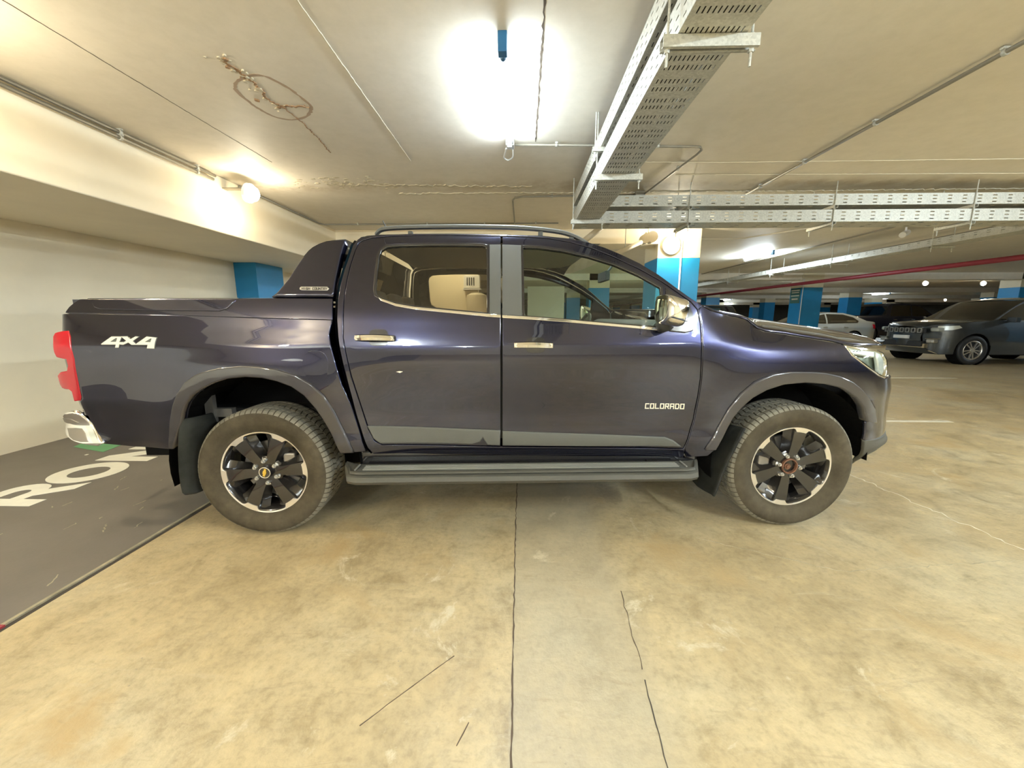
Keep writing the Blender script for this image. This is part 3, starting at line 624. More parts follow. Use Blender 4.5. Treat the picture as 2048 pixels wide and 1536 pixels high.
# tube fixtures
TLAB = {5: 'small lit tube above the distant cars, first of the row right of the lit column', 6: 'tiny lit tube, second of the receding row right of the lit column', 7: 'tiniest lit tube at the end of the receding row',
    8: 'lit tube in the distance between silver sedan and grey SUV, upper of two', 9: 'lit tube in the distance between silver sedan and grey SUV, lower of two', 10: 'tiny lit tube just right of the sign column', 13: 'lit tube high above the grey SUV near the right edge', 14: 'lit tube hidden behind the lit column', 15: 'lit tube above the partition seen through the cab windows'}
BLAB = {4: 'warm lamp above the bonnet of the grey SUV', 5: 'warm lamp above the windscreen of the grey SUV', 6: 'warm lamp nearest the right edge column', 7: 'tiny warm lamp low above the grey SUV'}
def tube_fixture(x, y0, y1, i):
    L = y1 - y0; lab = {0: 'lit white fluorescent tube on the ceiling above the pickup', 3: 'lit tube on the far ceiling right of the lit column', 4: 'lit tube beside the blue column among parked cars', **TLAB}.get(i)
    t = empty('tube_light', (x, y0, ZC)); tag(t, lab or ('distant lit ceiling tube' if i > 4 and i not in (11, 12, 16, 17) else 'unseen ceiling tube around the viewpoint'), 'light', None if lab else ('distant ceiling tubes' if i > 4 and i not in (11, 12, 16, 17) else 'tubes behind the viewpoint'))
    MB().b2((-.028, -.02, -.045), (.028, L + .05, 0)).build('batten', 'btn', t, bevel=.004)
    MB().cyl((0, .05, -.078), (0, L - .02, -.078), .014, 12).build('lamp_tube', 'tube', t, True)
    MB().b2((-.024, -.045, -.098), (.024, .012, -.0)).cyl((0, .01, -.078), (0, .052, -.078), .0165, 12).build('end_cap', 'bluecap', t, bevel=.003)
    MB().b2((-.02, L - .02, -.096), (.02, L + .03, -.04)).build('lamp_holder', 'btn', t, bevel=.003)
    if i == 0:
        MB().b2((-.035, L + .06, -.05), (.035, L + .15, 0)).build('connection_box', 'btn', t, bevel=.004)
        MB().tube([(-.03, L + .02, -.09), (-.045, L + .10, -.10), (-.055, L + .19, -.10), (-.02, L + .24, -.10), (.02, L + .20, -.09), (.02, L + .15, -.05)], .006, 8, 5).build('cable', 'plate', t, True)
    return t
for i, (x, y0, y1, pw) in enumerate(TUBES): tube_fixture(x, y0, y1, i)
def bulkhead(x, y, z, i):
    lab = {0: 'glowing round lamp on the left beam behind the sport bar', 3: 'bright lamp on the cream top of the lit column', 1: 'glowing lamp on the left beam just outside the frame', 2: 'lamp on the left beam behind the viewpoint', **BLAB}.get(i)
    t = empty('bulkhead_lamp', (x, y, z)); tag(t, lab, 'light')
    d = Vector((1, 0, -.25)).normalized() if x < 0 else Vector((0, -1, 0))
    u, w = basis(d); m = MB(); kq = 1.5 if i == 3 else 1; prof = [(.0, .085 * kq), (.04 * kq, .08 * kq), (.07 * kq, .055 * kq), (.082 * kq, .02 * kq), (.085 * kq, 0)]
    V = []; n = 20
    for r_, h_ in prof: V += [d * h_ + (u * math.cos(2 * math.pi * k / n) + w * math.sin(2 * math.pi * k / n)) * r_ for k in range(n)]
    m.add(V, [(j * n + k, j * n + (k + 1) % n, (j + 1) * n + (k + 1) % n, (j + 1) * n + k) for j in range(len(prof) - 1) for k in range(n)])
    m.build('diffuser', 'bulb', t, True)
    MB().cyl(d * -.03, d * .004, .098 * kq, 20).build('base', 'btn', t, 'auto')
    if x < 0: MB().box((-.14, 0, .045), (.27, .07, .012)).box((-.03, 0, .0), (.012, .12, .10)).build('mounting_bracket', 'pipe', t)
    return t
for i, (x, y, z, pw) in enumerate(BULK): bulkhead(x, y, z, i)
cc = tag(empty('security_camera', (6.1, 6.7, ZC)), 'small white security camera hanging from the far tray', 'camera')
MB().cyl((0, 0, 0), (0, 0, -.14), .012, 8).build('bracket_arm', 'btn', cc); MB().cyl((-.09, -.05, -.19), (.07, .05, -.13), .045, 12).build('camera_body', 'btn', cc, 'auto')
# ================================================================ THE PICKUP
TR = empty('pickup_truck', (TO[0], TO[1], 0), TH)
tag(TR, 'dark plum double-cab pickup truck parked side-on in the foreground', 'pickup truck')
XWR, XWF, ZW, RW = -1.535, 1.532, .374, .374
prof = pchip([.28, .42, .50, .56, .62, .70, .80, .92, 1.02, 1.08, 1.13, 1.19, 1.26, 1.32, 1.45, 1.58, 1.66, 1.705, 1.735, 1.76, 1.78],
             [.83, .870, .893, .902, .897, .897, .906, .918, .926, .926, .918, .905, .890, .873, .826, .768, .730, .703, .665, .58, .40])
XE = pchip([.30, .37, .43, .49, .53, .80, .88, .95, 1.05, 1.12, 1.20, 1.3], [2.22, 2.30, 2.45, 2.55, 2.50, 2.50, 2.47, 2.44, 2.36, 2.28, 2.2, 2.1])
XRr = pchip([.4, .7, 1.0, 1.25, 1.4], [2.555, 2.575, 2.60, 2.618, 2.61])
def S_gen(x, z, rx=0.0):
    x = np.asarray(x, float); z = np.asarray(z, float); s = prof(z)
    # front overhang tucks in towards the nose, rear corner is rounded
    Xf = np.clip((x - 1.68) / (XE(z) - 1.68), 0, .9999); s = s * (1 - Xf ** 2.35) ** (1 / 2.35)
    Xb = np.clip((-x - 2.44) / (XRr(z) + rx - 2.44), 0, .9999); s = s * (1 - Xb ** 3) ** (1 / 3)
    # lower rear quarter tucks under
    k = np.clip((-x - 1.75) / .5, 0, 1); k = k * k * (3 - 2 * k); s = s - k * .075 * np.clip((.80 - z) / .30, 0, 1) ** 1.5
    k = np.clip((x - .88) / .45, 0, 1); k = k * k * (3 - 2 * k); q = np.clip((z - 1.00) / .20, 0, 1.3); s = s - k * .075 * q * q
    for xc in (XWR, XWF):
        d = np.hypot(x - xc, (z - .40)); s = s + .034 * np.exp(-((d - .52) / .20) ** 2) * np.clip((1.25 - z) / .3, 0, 1)
    return s
S = lambda x, z: S_gen(x, z)
S_lamp = lambda x, z: S_gen(x, z, .145)
def S_bump(x, z):
    x = np.asarray(x, float); z = np.asarray(z, float); X = np.clip((-x - 2.52) / .27, 0, .9999)
    return (.868 + .012 * np.sin(np.clip((z - .5) / .22, 0, 1) * math.pi * 2.2)) * (1 - X ** 3.2) ** (1 / 3.2)
def pt(u, v, off=0, Sf=S):
    d = loc_dir(ray(u, v)); ly = np.linspace(-1.25, -.15, 700); P = CL + d[None, :] * ((ly - CL[1]) / d[1])[:, None]
    f = -ly - Sf(P[:, 0], P[:, 2]) - off; k = np.where(f <= 0)[0]
    i = int(k[0]) if len(k) else int(np.argmin(f)); return (P[i, 0], P[i, 2])
def PX(L, off=0, Sf=S): return [pt(u, v, off, Sf) for u, v in L]
# --- outlines traced in the photograph, turned into side-view metres on the body surface
SIL = PX([(1404, 611), (1380, 595), (1355, 577), (1317, 549), (1279, 526), (1241, 508), (1211, 495.5), (1178, 485), (1140, 477), (1080, 471), (1003, 469), (906, 467), (830, 467.5), (760, 469), (735, 471), (722, 474), (714, 480)])
REAR = PX([(706, 490), (697, 518), (689, 540), (681, 570), (676, 600), (674, 640), (677, 680), (684, 717), (694, 758), (704, 795), (713, 830), (726, 872), (736, 896), (747, 908)])
SILL = PX([(900, 909), (1050, 911), (1200, 913), (1370, 915)])
GAPF = PX([(1366, 897), (1374.5, 878), (1386, 838), (1395, 792), (1400, 758), (1402, 722), (1402.5, 684), (1400, 646), (1394, 619)])
DTOPF = PX([(1381, 604), (1355, 586), (1322, 563), (1279, 539), (1228, 515), (1183, 497), (1140, 485), (1101, 478), (1050, 474.5), (1005, 473)])
DTOPR = PX([(1001, 473), (900, 471), (830, 471), (780, 473), (745, 476), (727, 481), (718, 486)])
GAPR = PX([(711, 501), (701, 532), (694, 562), (689, 595), (687, 633), (687, 674), (693, 709), (703, 752), (716, 791), (728, 828), (738, 858), (750, 881), (765, 889)])
BR = PX([(1001, 892)]); BF = PX([(1005, 892)]); BF2 = PX([(1340, 896), (1366, 897)])
door_open = GAPR + PX([(1003, 893), (1340, 897)]) + GAPF + DTOPF + DTOPR
frame_out = SIL + REAR + SILL + [(GAPF[0][0] + .012, SILL[-1][1]), (GAPF[0][0] + .012, GAPF[0][1])] + [(p[0] + .007, p[1]) for p in GAPF[1:]]
both('cab_frame', frame_out, 'paint', TR, S, [offset(door_open, .0045)], g=.05, flange=.02)
GR = PX([(763, 500), (774, 493), (800, 491), (855, 489.5), (910, 489.5), (965, 490.5), (973, 493), (974, 560), (974, 625), (906, 618.5), (830, 611), (792, 604.5), (764, 595.5), (753, 589), (751, 578), (754, 544), (758, 511)])
GFo = PX([(1046, 494), (1076, 495), (1127, 502), (1178, 513.5), (1228.5, 529), (1279, 551), (1321, 575), (1324, 608), (1324, 653), (1228.5, 646), (1127, 637), (1049, 631)])
rear_out = GAPR + BR + DTOPR; front_out = BF + BF2[:1] + GAPF + DTOPF
rd = [empty('rear_door', (0, 0, 0), 0, TR) for _ in '12']; fd = [empty('front_door', (0, 0, 0), 0, TR) for _ in '12']
both('door_skin', rear_out, 'paint', rd, S, [offset(GR, .010)], g=.04, flange=.03)
both('door_skin', front_out, 'paint', fd, S, [offset(GFo, .010)], g=.04, flange=.03)
both('window_seal', offset(GR, .012), 'gloss', rd, S, [offset(GR, -.001)], g=.05, off=.0025, flange=.022)
both('window_seal', offset(GFo, .012), 'gloss', fd, S, [offset(GFo, -.001)], g=.05, off=.0025, flange=.022)
both('window_glass', offset(GR, .004), 'glassr', rd, S, g=.06, off=-.012, flange=0)
both('window_glass', offset(GFo, .004), 'glassf', fd, S, g=.06, off=-.012, flange=0)
both('pillar_trim', PX([(979, 489), (1001.5, 488.5), (1001.5, 629.5), (979, 627.5)]), 'trim', rd, S, off=.003, flange=.012, g=.06)
both('pillar_trim', PX([(1004.5, 488.5), (1042, 490), (1044, 631), (1004.5, 629.5)]), 'trim', fd, S, off=.003, flange=.012, g=.06)
both('chrome_strip', PX([(757, 594), (764, 597.5), (792, 607), (830, 613.5), (906, 621), (974, 627.5), (1001.5, 629.5), (1001.5, 635), (974, 633), (906, 626), (830, 618.5), (792, 612), (762, 601)]), 'chrome', rd, S, off=.006, flange=.012, g=.05, rnd=.002)
both('chrome_strip', PX([(1004.5, 630), (1049, 632.5), (1127, 638), (1228.5, 647.5), (1324, 656), (1334, 659), (1324, 661), (1228.5, 652.5), (1127, 643.5), (1049, 638), (1004.5, 635.5)]), 'chrome', fd, S, off=.006, flange=.012, g=.05, rnd=.002)
both('lower_moulding', PX([(736, 851), (1001, 860), (1000, 890), (975, 889), (966, 875), (960, 883), (945, 887), (762, 886), (748, 875)]), 'trim', rd, S, off=.016, flange=.018, g=.05, rnd=.008)
both('lower_moulding', PX([(1005, 861), (1180, 867), (1329, 873), (1345, 880), (1361, 893), (1180, 892), (1005, 890.5)]), 'trim', fd, S, off=.016, flange=.018, g=.05, rnd=.008)
# handles
def handle(u0, u1, v0, v1, cu0, cu1, cv0, cv1, parents):
    cv0 -= 1; cv1 += 2
    both('handle_cup', spline2(PX([(cu0, (cv0 + cv1) / 2), (cu0 + 4, cv0 + 3), ((cu0 + cu1) / 2, cv0), (cu1 - 4, cv0 + 3), (cu1, (cv0 + cv1) / 2), (cu1 - 4, cv1 - 2), ((cu0 + cu1) / 2, cv1), (cu0 + 4, cv1 - 2)]), 4, True), 'gloss', parents, S, off=.001, flange=.004, g=.03, rnd=.002)  # flat dark disc, shade of the hollow put into its colour
    a, b_ = pt(u0, (v0 + v1) / 2), pt(u1, (v0 + v1) / 2 + 1)
    for s_, p in ((-1, parents[0]), (1, parents[1])):
        rows = []
        for k in range(9):
            q = k / 8; x = a[0] + (b_[0] - a[0]) * q; z = a[1] + (b_[1] - a[1]) * q + .004 * math.sin(q * math.pi); hh = .0175 - .003 * abs(q - .45)
            yy = float(S(x, z)) + .018 + .022 * math.sin(min(1, q * 1.0) * math.pi) ** .6
            rows.append([(x, s_ * (yy - .012), z - hh), (x, s_ * yy, z - hh * .8), (x, s_ * (yy + .005), z), (x, s_ * yy, z + hh * .8), (x, s_ * (yy - .012), z + hh), (x, s_ * (yy - .016), z), (x, s_ * (yy - .012), z - hh)])
        m = MB().grid(rows); n = 7; m.f += [tuple(range(n - 1)), tuple(8 * n + i for i in range(n - 1))]
        for e in (a[0] + .012, b_[0] - .015): m.cyl((e, s_ * (float(S(e, a[1])) - .005), a[1]), (e, s_ * (float(S(e, a[1])) + .028), a[1]), .012, 8)
        m.build('door_handle', 'chrome', p, 'auto')
handle(712, 790, 668, 683, 737, 777, 659, 690, rd); handle(1028, 1105, 683, 697, 1051, 1091, 675, 704, fd)
# fender
ARF_in = PX([(1732, 860), (1731, 842), (1724, 815), (1710, 796), (1694, 784), (1678, 775), (1647, 768), (1609, 765), (1566, 769), (1532, 780), (1503, 796), (1480.5, 816), (1464, 836), (1452, 858), (1440, 882), (1430, 900)])
ARF_in = [p for p in ARF_in if True]
FT = PX([(1404, 612), (1423, 622), (1450, 630), (1480, 636), (1494, 641), (1510, 655), (1528, 663), (1566, 668), (1620, 677), (1675, 686), (1688, 690)])
HLo = [(1688, 690), (1720, 695), (1753, 699), (1765, 704), (1773, 718), (1775, 733), (1774, 747.5), (1770, 756.6), (1758, 751), (1738, 736.6), (1720, 723), (1704, 711)]
HL = PX(HLo)
fend_low = PX([(1415, 912), (1385, 914), (1372, 914)])
bseam = PX([(1770, 758), (1758, 752.5), (1738, 738), (1720, 724.5), (1704, 712)])
fender = FT + bseam[::-1] + [(2.36, bseam[0][1]), (2.36, .80)] + PX([(1751, 800), (1740, 800)]) + ARF_in[3:] + fend_low + [(p[0] + .0115, p[1]) for p in GAPF]
both('front_fender', fender, 'paint', TR, S, g=.03, flange=.02)
def Sfl(x, z): return S_gen(x, z)
def arch_flare(inner, outer, name, parents):
    return both(name, inner + outer[::-1], 'flare', parents, S, off=.016, g=.03, flange=.05, rnd=.008)
ARF_out = PX([(1751, 846), (1748, 817), (1737, 797), (1722, 779), (1704, 764), (1678, 752.5), (1652, 746.5), (1624, 743.5), (1581, 743), (1543.5, 748), (1509, 763), (1480.5, 787), (1457.6, 816), (1440, 846), (1423, 878), (1408, 900)])
arch_flare(ARF_in[1:], ARF_out, 'front_arch_flare', TR)
# front bumper (body colour) and lower grey apron
nose = lambda z, s_=.97: 1.68 + (float(XE(z)) - 1.68) * s_
BT = [(nose(z), z) for z in (.86, .78, .70, .62, .56)]
fb = PX([(1732, 862), (1733, 843), (1751, 842), (1750, 815), (1742, 800)]) + [(2.30, .80), (2.36, bseam[0][1])] + BT + PX([(1728, 882)])
both('front_bumper', fb, 'paint', TR, S, g=.018, gz=.04, flange=.02, gb=.015)
ap = PX([(1728, 881), (1726, 897), (1720, 915), (1713, 933), (1731, 934)]) + [(nose(.37, .9), .375), (nose(.41, .95), .41), (nose(.49, .98), .49), (nose(.54, .98), .54)]
both('front_apron', ap, 'step', TR, S, off=.006, g=.018, gz=.04, flange=.02, gb=.015)
# headlamps
both('headlamp_bowl', HL, 'headg', TR, S, off=-.045, g=.02, flange=0)
hl = [empty('headlamp', (0, 0, 0), 0, TR) for _ in '12']
both('lamp_lens', offset(HL, -.002), 'lens', hl, S, off=.004, g=.02, flange=.02)
both('lamp_bezel', HL, 'chrome', hl, S, [offset(HL, -.010)], off=.001, g=.02, flange=.04, rnd=.002)
both('daylight_strip', PX([(1694, 694), (1720, 699), (1752, 703), (1753, 715), (1735, 711), (1703, 706)]), 'head', hl, S, off=-.012, g=.02, flange=.02)
both('reflector', PX([(1756, 705), (1764, 708), (1769, 720), (1771, 735), (1768, 750), (1762, 742), (1760, 722)]), 'head', hl, S, off=-.010, g=.02, flange=.02)
for k in range(3): both('lamp_slot', PX([(1709 + 6 * k, 704), (1712 + 6 * k, 701.5), (1714 + 6 * k, 701.5), (1711 + 6 * k, 704)]), 'blk', hl, S, off=-.009, g=.02, flange=.004, rnd=.0005)
# hood
fts = sorted(FT + [(2.0, HL[1][1]), (2.16, HL[2][1] + .004)]); fx = [fts[0][0]]; fz = [fts[0][1]]
for a, b_ in fts[1:]:
    if a > fx[-1] + .03: fx.append(a); fz.append(b_)
zs_ = pchip(fx, fz)
hc = [hit(u, v, -.42) for u, v in [(1423, 624), (1480, 634), (1566, 646), (1624, 655), (1681, 666), (1724, 679), (1745, 690)]]
zc_ = pchip([.9] + [h_[0] for h_ in hc] + [hc[-1][0] + .12], [hc[0][2] + .03] + [h_[2] for h_ in hc] + [hc[-1][2] - .10])
rows = []
x0e, x1e = FT[0][0] - .02, 2.20
for i in range(33):
    a = i / 32; xe = x0e + (x1e - x0e) * a; ze = float(zs_(xe)); We = float(S(xe, ze)) - .004; row = []
    for j in range(-20, 21):
        t_ = j / 20; x = (x0e + .12 * (1 - t_ * t_)) * (1 - a) + (x1e + .20 * (1 - abs(t_) ** 2.4)) * a
        zc = max(float(zc_(x)), ze - .05); z = ze + (zc - ze) * (1 - abs(t_) ** 3.2); row.append((x, t_ * We, z))
    rows.append(row)
hood = MB().grid(rows).build('hood', 'paint', TR, True, fix=False)
sm = hood.modifiers.new('thick', 'SOLIDIFY'); sm.thickness = .012; sm.offset = -1
# grille and nose centre
m = MB().b2((2.20, -.48, .50), (2.40, .48, .96)); m.build('nose_core', 'blk', TR, bevel=.03)
for k in range(4): MB().b2((2.39, -.40, .62 + k * .10), (2.44, .40, .645 + k * .10)).build('grille_bar', 'chrome' if k == 2 else 'blk', TR, bevel=.006)
MB().b2((2.10, -.38, .43), (2.40, .38, .52)).build('skid_plate', 'step', TR, bevel=.02)
# windscreen, roof, cab rear
def bandrows(P, inset, crown, dirn, n=16):
    rows = []
    for x, z in P:
        w = float(S(x, z)) - inset; rows.append([(x + dirn[0] * crown * (1 - (j / n) ** 2), w * j / n, z + dirn[1] * crown * (1 - abs(j / n) ** 2.6)) for j in range(-n, n + 1)])
    return rows
ws = SIL[:7]
g_ = MB().grid(bandrows([(x - .008, z - .010) for x, z in ws], .035, .13, (1, .15))).build('windscreen', 'glassf', TR, True)
roofp = SIL[6:]
MB().grid(bandrows([(x, z) for x, z in roofp], .004, .055, (0, 1))).build('roof_panel', 'paint', TR, True)
rr = REAR[:8]
def rear_rows(P, a, b_): return [[(x - .015, (float(S(x, z)) - .006) * j / 8, z) for j in range(a, b_ + 1)] for x, z in P]
for a, b_ in ((-8, -6), (6, 8)): MB().grid(rear_rows([SIL[-1]] + REAR, a, b_)).build('cab_rear_wall', 'paint', TR, True)
MB().grid(rear_rows([SIL[-1]] + REAR[:2], -6, 6)).build('cab_rear_wall', 'paint', TR, True)
MB().grid(rear_rows(REAR[6:], -6, 6)).build('cab_rear_wall', 'paint', TR, True)
MB().grid(rear_rows(REAR[1:7], -6, 6)).build('rear_window', 'glassr', TR, True)
# roof rails
rp = [hit(u, v, -.60) for u, v in [(752, 470), (757, 463.5), (766, 459), (790, 456.5), (852, 454.6), (942, 454), (1032, 456), (1090, 460.5), (1130, 467), (1158, 478), (1180, 492)]]
for s_ in (1, -1):
    rl = empty('roof_rail', (0, 0, 0), 0, TR); P = smooth_path([Vector((p[0], p[1] * s_, p[2])) for p in rp], 5); rows = []
    for p in P: rows.append([(p.x, p.y + a * .022, p.z + b_ * .0125) for a, b_ in ((-1, -.6), (-1, .5), (-.5, 1), (.5, 1), (1, .5), (1, -.6), (0, -1), (-1, -.6))])
    MB().grid(rows).build('rail_bar', 'trim', rl, 'auto')
    for u in (821, 1081, 1143):
        q = hit(u, 462 if u < 1100 else 473, -.60); MB().box((q[0], q[1] * s_, q[2] - .03), (.026, .03, .055)).build('rail_post', 'trim', rl, bevel=.004)
MB().tube([tuple(hit(774, 458, -.35)), tuple(hit(765, 441, -.35))], [.006, .002]).build('antenna', 'blk', TR)
# ---- bed
RAILB = PX([(664, 640), (500, 635.5), (330, 630), (200, 627.5), (140, 627)])
AR_in = PX([(366, 842), (369, 825), (376, 806), (388, 790), (405, 778), (428, 766), (457, 757), (492, 753.5), (525, 755.5), (555, 762), (584, 773), (609, 790), (633, 817), (652, 846), (668, 876), (682, 906)])
AR_out = PX([(342, 842), (347, 812), (356, 788), (370, 766), (385, 754), (402, 745), (440, 735.5), (481, 731.5), (516, 732), (555, 738), (594, 750), (623, 767), (649, 791), (668, 821), (684, 853), (699, 884), (708, 905)])
bed = RAILB + [(-2.57, RAILB[-1][1] - .004), (-2.600, 1.20), (-2.594, 1.10), (-2.575, .85), (-2.555, .72)] + PX([(176, 832), (186, 850), (197, 872), (207, 888), (270, 894), (344, 899)]) + AR_in + PX([(731, 903), (717, 857), (701, 809), (683, 770), (673, 738), (662, 697), (657, 669)])
both('bed_side', bed, 'paint', TR, S, g=.03, flange=.02)
arch_flare([pt(350, 898)] + AR_in, [pt(341, 897)] + AR_out, 'rear_arch_flare', TR)
both('bed_rim', RAILB[::-1] + PX([(664, 637), (664, 597), (540, 596), (483, 596), (300, 596), (166, 595.5), (150, 602), (137.6, 612), (129, 625)])[0:0] + PX([(664, 638), (664, 597), (600, 596.5), (540, 596), (483, 597), (300, 597), (168, 597.5)]) + PX([(158, 598), (147, 605), (137.6, 613), (132, 621), (129.5, 625.5)]), 'paint', TR, S, g=.03, off=.0, flange=.02, rnd=.004)
lid = PX([(188, 598), (186, 606), (190, 614), (202, 618.5), (300, 621), (440, 622), (455, 617), (463, 610), (472, 600), (470, 598)])
both('cover_panel', lid, 'paint', TR, S, off=.006, flange=.008, g=.03, rnd=.004)
ztop = pt(400, 597)[1]
xt = pt(170, 598)[0]; zr = RAILB[-1][1]; rows = []
for x, z in [(xt - .085, zr), (xt - .065, zr + .045), (xt - .025, ztop - .02), (xt + .01, ztop)] + [(xt + (-1.06 - xt) * k / 16, ztop) for k in range(1, 17)]:
    w = float(S(x, z)) - .006; rows.append([(x, w * j / 10, z + .022 * (1 - abs(j / 10) ** 4)) for j in range(-10, 11)])
MB().grid(rows).build('bed_cover_top', 'paint', TR, True)
m = MB(); rows = []
for z in (ztop + .0, 1.20, 1.0, .75, .62): rows.append([(-2.605 + (.04 if z < .8 else 0) + (.05 if z > 1.25 else 0), .70 * j / 6, z) for j in range(-6, 7)])
MB().grid(rows).build('tailgate', 'paint', TR, True)
for s_ in (-1, 1):
    MB().b2((-2.60, s_ * .70 - .02, .6), (-2.50, s_ * .70 + .02, ztop)).build('tailgate_pillar', 'paint', TR)
MB().b2((-2.69, -.14, .98), (-2.66, .14, 1.05)).build('tailgate_handle', 'chrome', TR, bevel=.008)
# sport bar
sb = PX([(541, 592), (549, 586), (557.6, 577.5), (575, 556.5), (592.7, 529), (605.6, 511), (616, 499), (624, 492.5), (637, 485.5), (651, 480.5), (669, 478), (690, 476.5), (684, 490), (678, 512), (673, 536), (668, 562), (664, 592)])
both('sport_bar', sb, 'paint', TR, S, g=.03, flange=.06, rnd=.012, off=.0)
sbt = sb[6:11]; MB().grid(bandrows([(x, z - .004) for x, z in sb[5:12]], .01, .0, (0, 0), 8)).build('sport_bar_hoop', 'paint', TR, True)
both('sport_bar_badge', PX([(600, 575.5), (603, 573.2), (655, 573.6), (658.5, 577), (655, 580.6), (603, 580), (600, 578.5)]), 'satin', TR, S, off=.004, flange=.006, g=.05, rnd=.001)
def strokes(txt, u0, v0, u1, v1, u2=None, parent=None, m='satin', wd=.0035, name='badge_letter', Sf=S, off=.006, shear=0, sp_=.30):
    """raised badge lettering from straight strokes between two baseline points"""
    G = {'C': [[(1, 1), (0, 1), (0, 0), (1, 0)]], 'O': [[(0, 0), (1, 0), (1, 1), (0, 1), (0, 0)]], 'L': [[(0, 1), (0, 0), (1, 0)]], 'R': [[(0, 0), (0, 1), (1, 1), (1, .5), (0, .5)], [(.5, .5), (1, 0)]], 'A': [[(0, 0), (0, 1), (1, 1), (1, 0)], [(0, .45), (1, .45)]],
         'D': [[(0, 0), (.8, 0), (1, .2), (1, .8), (.8, 1), (0, 1), (0, 0)]], 'H': [[(0, 0), (0, 1)], [(1, 0), (1, 1)], [(0, .5), (1, .5)]], 'I': [[(.5, 0), (.5, 1)]], 'G': [[(1, 1), (0, 1), (0, 0), (1, 0), (1, .5), (.5, .5)]], 'U': [[(0, 1), (0, 0), (1, 0), (1, 1)]], 'N': [[(0, 0), (0, 1), (1, 0), (1, 1)]], 'T': [[(0, 1), (1, 1)], [(.5, 1), (.5, 0)]], 'Y': [[(0, 1), (.5, .5), (1, 1)], [(.5, .5), (.5, 0)]], ' ': []}
    a = np.array(pt(u0, v0)); b_ = np.array(pt(u1, v1)); tp = np.array(pt(u0, u2)); hgt = tp[1] - a[1]; n = len(txt); ux = (b_ - a) / n
    for i, ch in enumerate(txt):
        mb = MB()
        for st_ in G[ch]:
            for p, q in zip(st_[:-1], st_[1:]):
                P = [a + ux * (i + sp_ / 2 + (1 - sp_) * e[0]) + np.array([shear * e[1] * hgt, e[1] * hgt]) for e in (p, q)]
                d = P[1] - P[0]; L = np.linalg.norm(d); d = d / L; nr = np.array([-d[1], d[0]]) * wd
                c = [P[0] - d * wd - nr, P[1] + d * wd - nr, P[1] + d * wd + nr, P[0] - d * wd + nr]
                mb.add([(e[0], -(float(Sf(e[0], e[1])) + off), e[1]) for e in c] + [(e[0], -(float(Sf(e[0], e[1])) + off - .006), e[1]) for e in c], [(0, 1, 2, 3), (4, 7, 6, 5), (0, 4, 5, 1), (1, 5, 6, 2), (2, 6, 7, 3), (3, 7, 4, 0)])
        if mb.v: mb.build(name, m, parent)
strokes('COLORADO', 1288, 816, 1368, 817, 807, fd[0], 'chrome', .0030, sp_=.36)
strokes('HIGH COUNTRY', 604, 579.2, 655, 579.6, 575, TR, 'blk', .0011, 'badge_letter', sp_=.35)
# 4x4 sticker
def poly_sticker(name, L, m, off, holes=()):
    return panel(name, PX(L), m, TR, S, [PX(h_) for h_ in holes], off=off, flange=.002, rnd=.0004, g=.05)
q3 = lambda L: [(100 + a / 4.267, 560 + b_ / 4.267) for a, b_ in L]
for nm, mm, of, ex in (('sticker_outline', 'decald', .0016, 1.1), ('sticker_numeral', 'decal', .0032, 0)):
    four = q3([(442, 545), (530, 483), (615, 483), (600, 520), (592, 530), (632, 530), (628, 548), (596, 548), (590, 576), (562, 576), (566, 550), (445, 550)])
    h4 = q3([(515, 527), (565, 495), (580, 495), (568, 527)])
    ff = four if not ex else offset(four, ex)
    panel(nm, PX(ff), mm, TR, S, [PX(h4)] if not ex else [], off=of, flange=.002, rnd=.0004, g=.05)
    f2 = q3([(740, 545), (830, 483), (912, 492), (900, 530), (893, 584), (832, 582), (838, 552), (742, 552)]); h42 = q3([(812, 528), (862, 498), (872, 500), (862, 530)])
    panel(nm, PX(f2 if not ex else offset(f2, ex)), mm, TR, S, [PX(h42)] if not ex else [], off=of, flange=.002, rnd=.0004, g=.05)
    xx = q3([(612, 482), (662, 482), (690, 506), (735, 482), (760, 484), (708, 520), (742, 552), (700, 552), (672, 532), (628, 552), (604, 550), (656, 518)])
    panel(nm, PX(xx if not ex else offset(xx, ex)), mm, TR, S, off=of, flange=.002, rnd=.0004, g=.05)
fd_o = spline2(PX([(603, 722), (612, 706), (630, 700), (648, 706), (656, 722), (655, 748), (645, 764), (630, 768)] + [(612, 752)]), 4, True)
both('fuel_flap', fd_o, 'paint', TR, S, off=.0015, flange=.004, rnd=.002, g=.03)
panel('scratch_mark', PX([(792, 743.5), (799, 742), (806, 743), (800, 746)]), 'joint', rd[0], S, off=.001, flange=.001, rnd=.0003)
# tail lamps
TL = [(122, 662), (136, 661), (139.5, 673), (147.5, 719), (155.5, 771), (160.5, 794), (159, 801.5), (147, 803), (142, 784), (136, 779.5), (124.6, 778), (119, 768.6), (114, 750), (119, 744.5), (131.5, 743), (134, 731), (131, 719), (112, 715), (107, 705), (105, 672.5), (109, 665)]
tlp = PX(TL, .006, S_lamp)
both('tail_lamp', tlp, 'lamp', TR, S_lamp, off=.006, g=.012, gz=.03, flange=.06, rnd=.006, gb=.015)
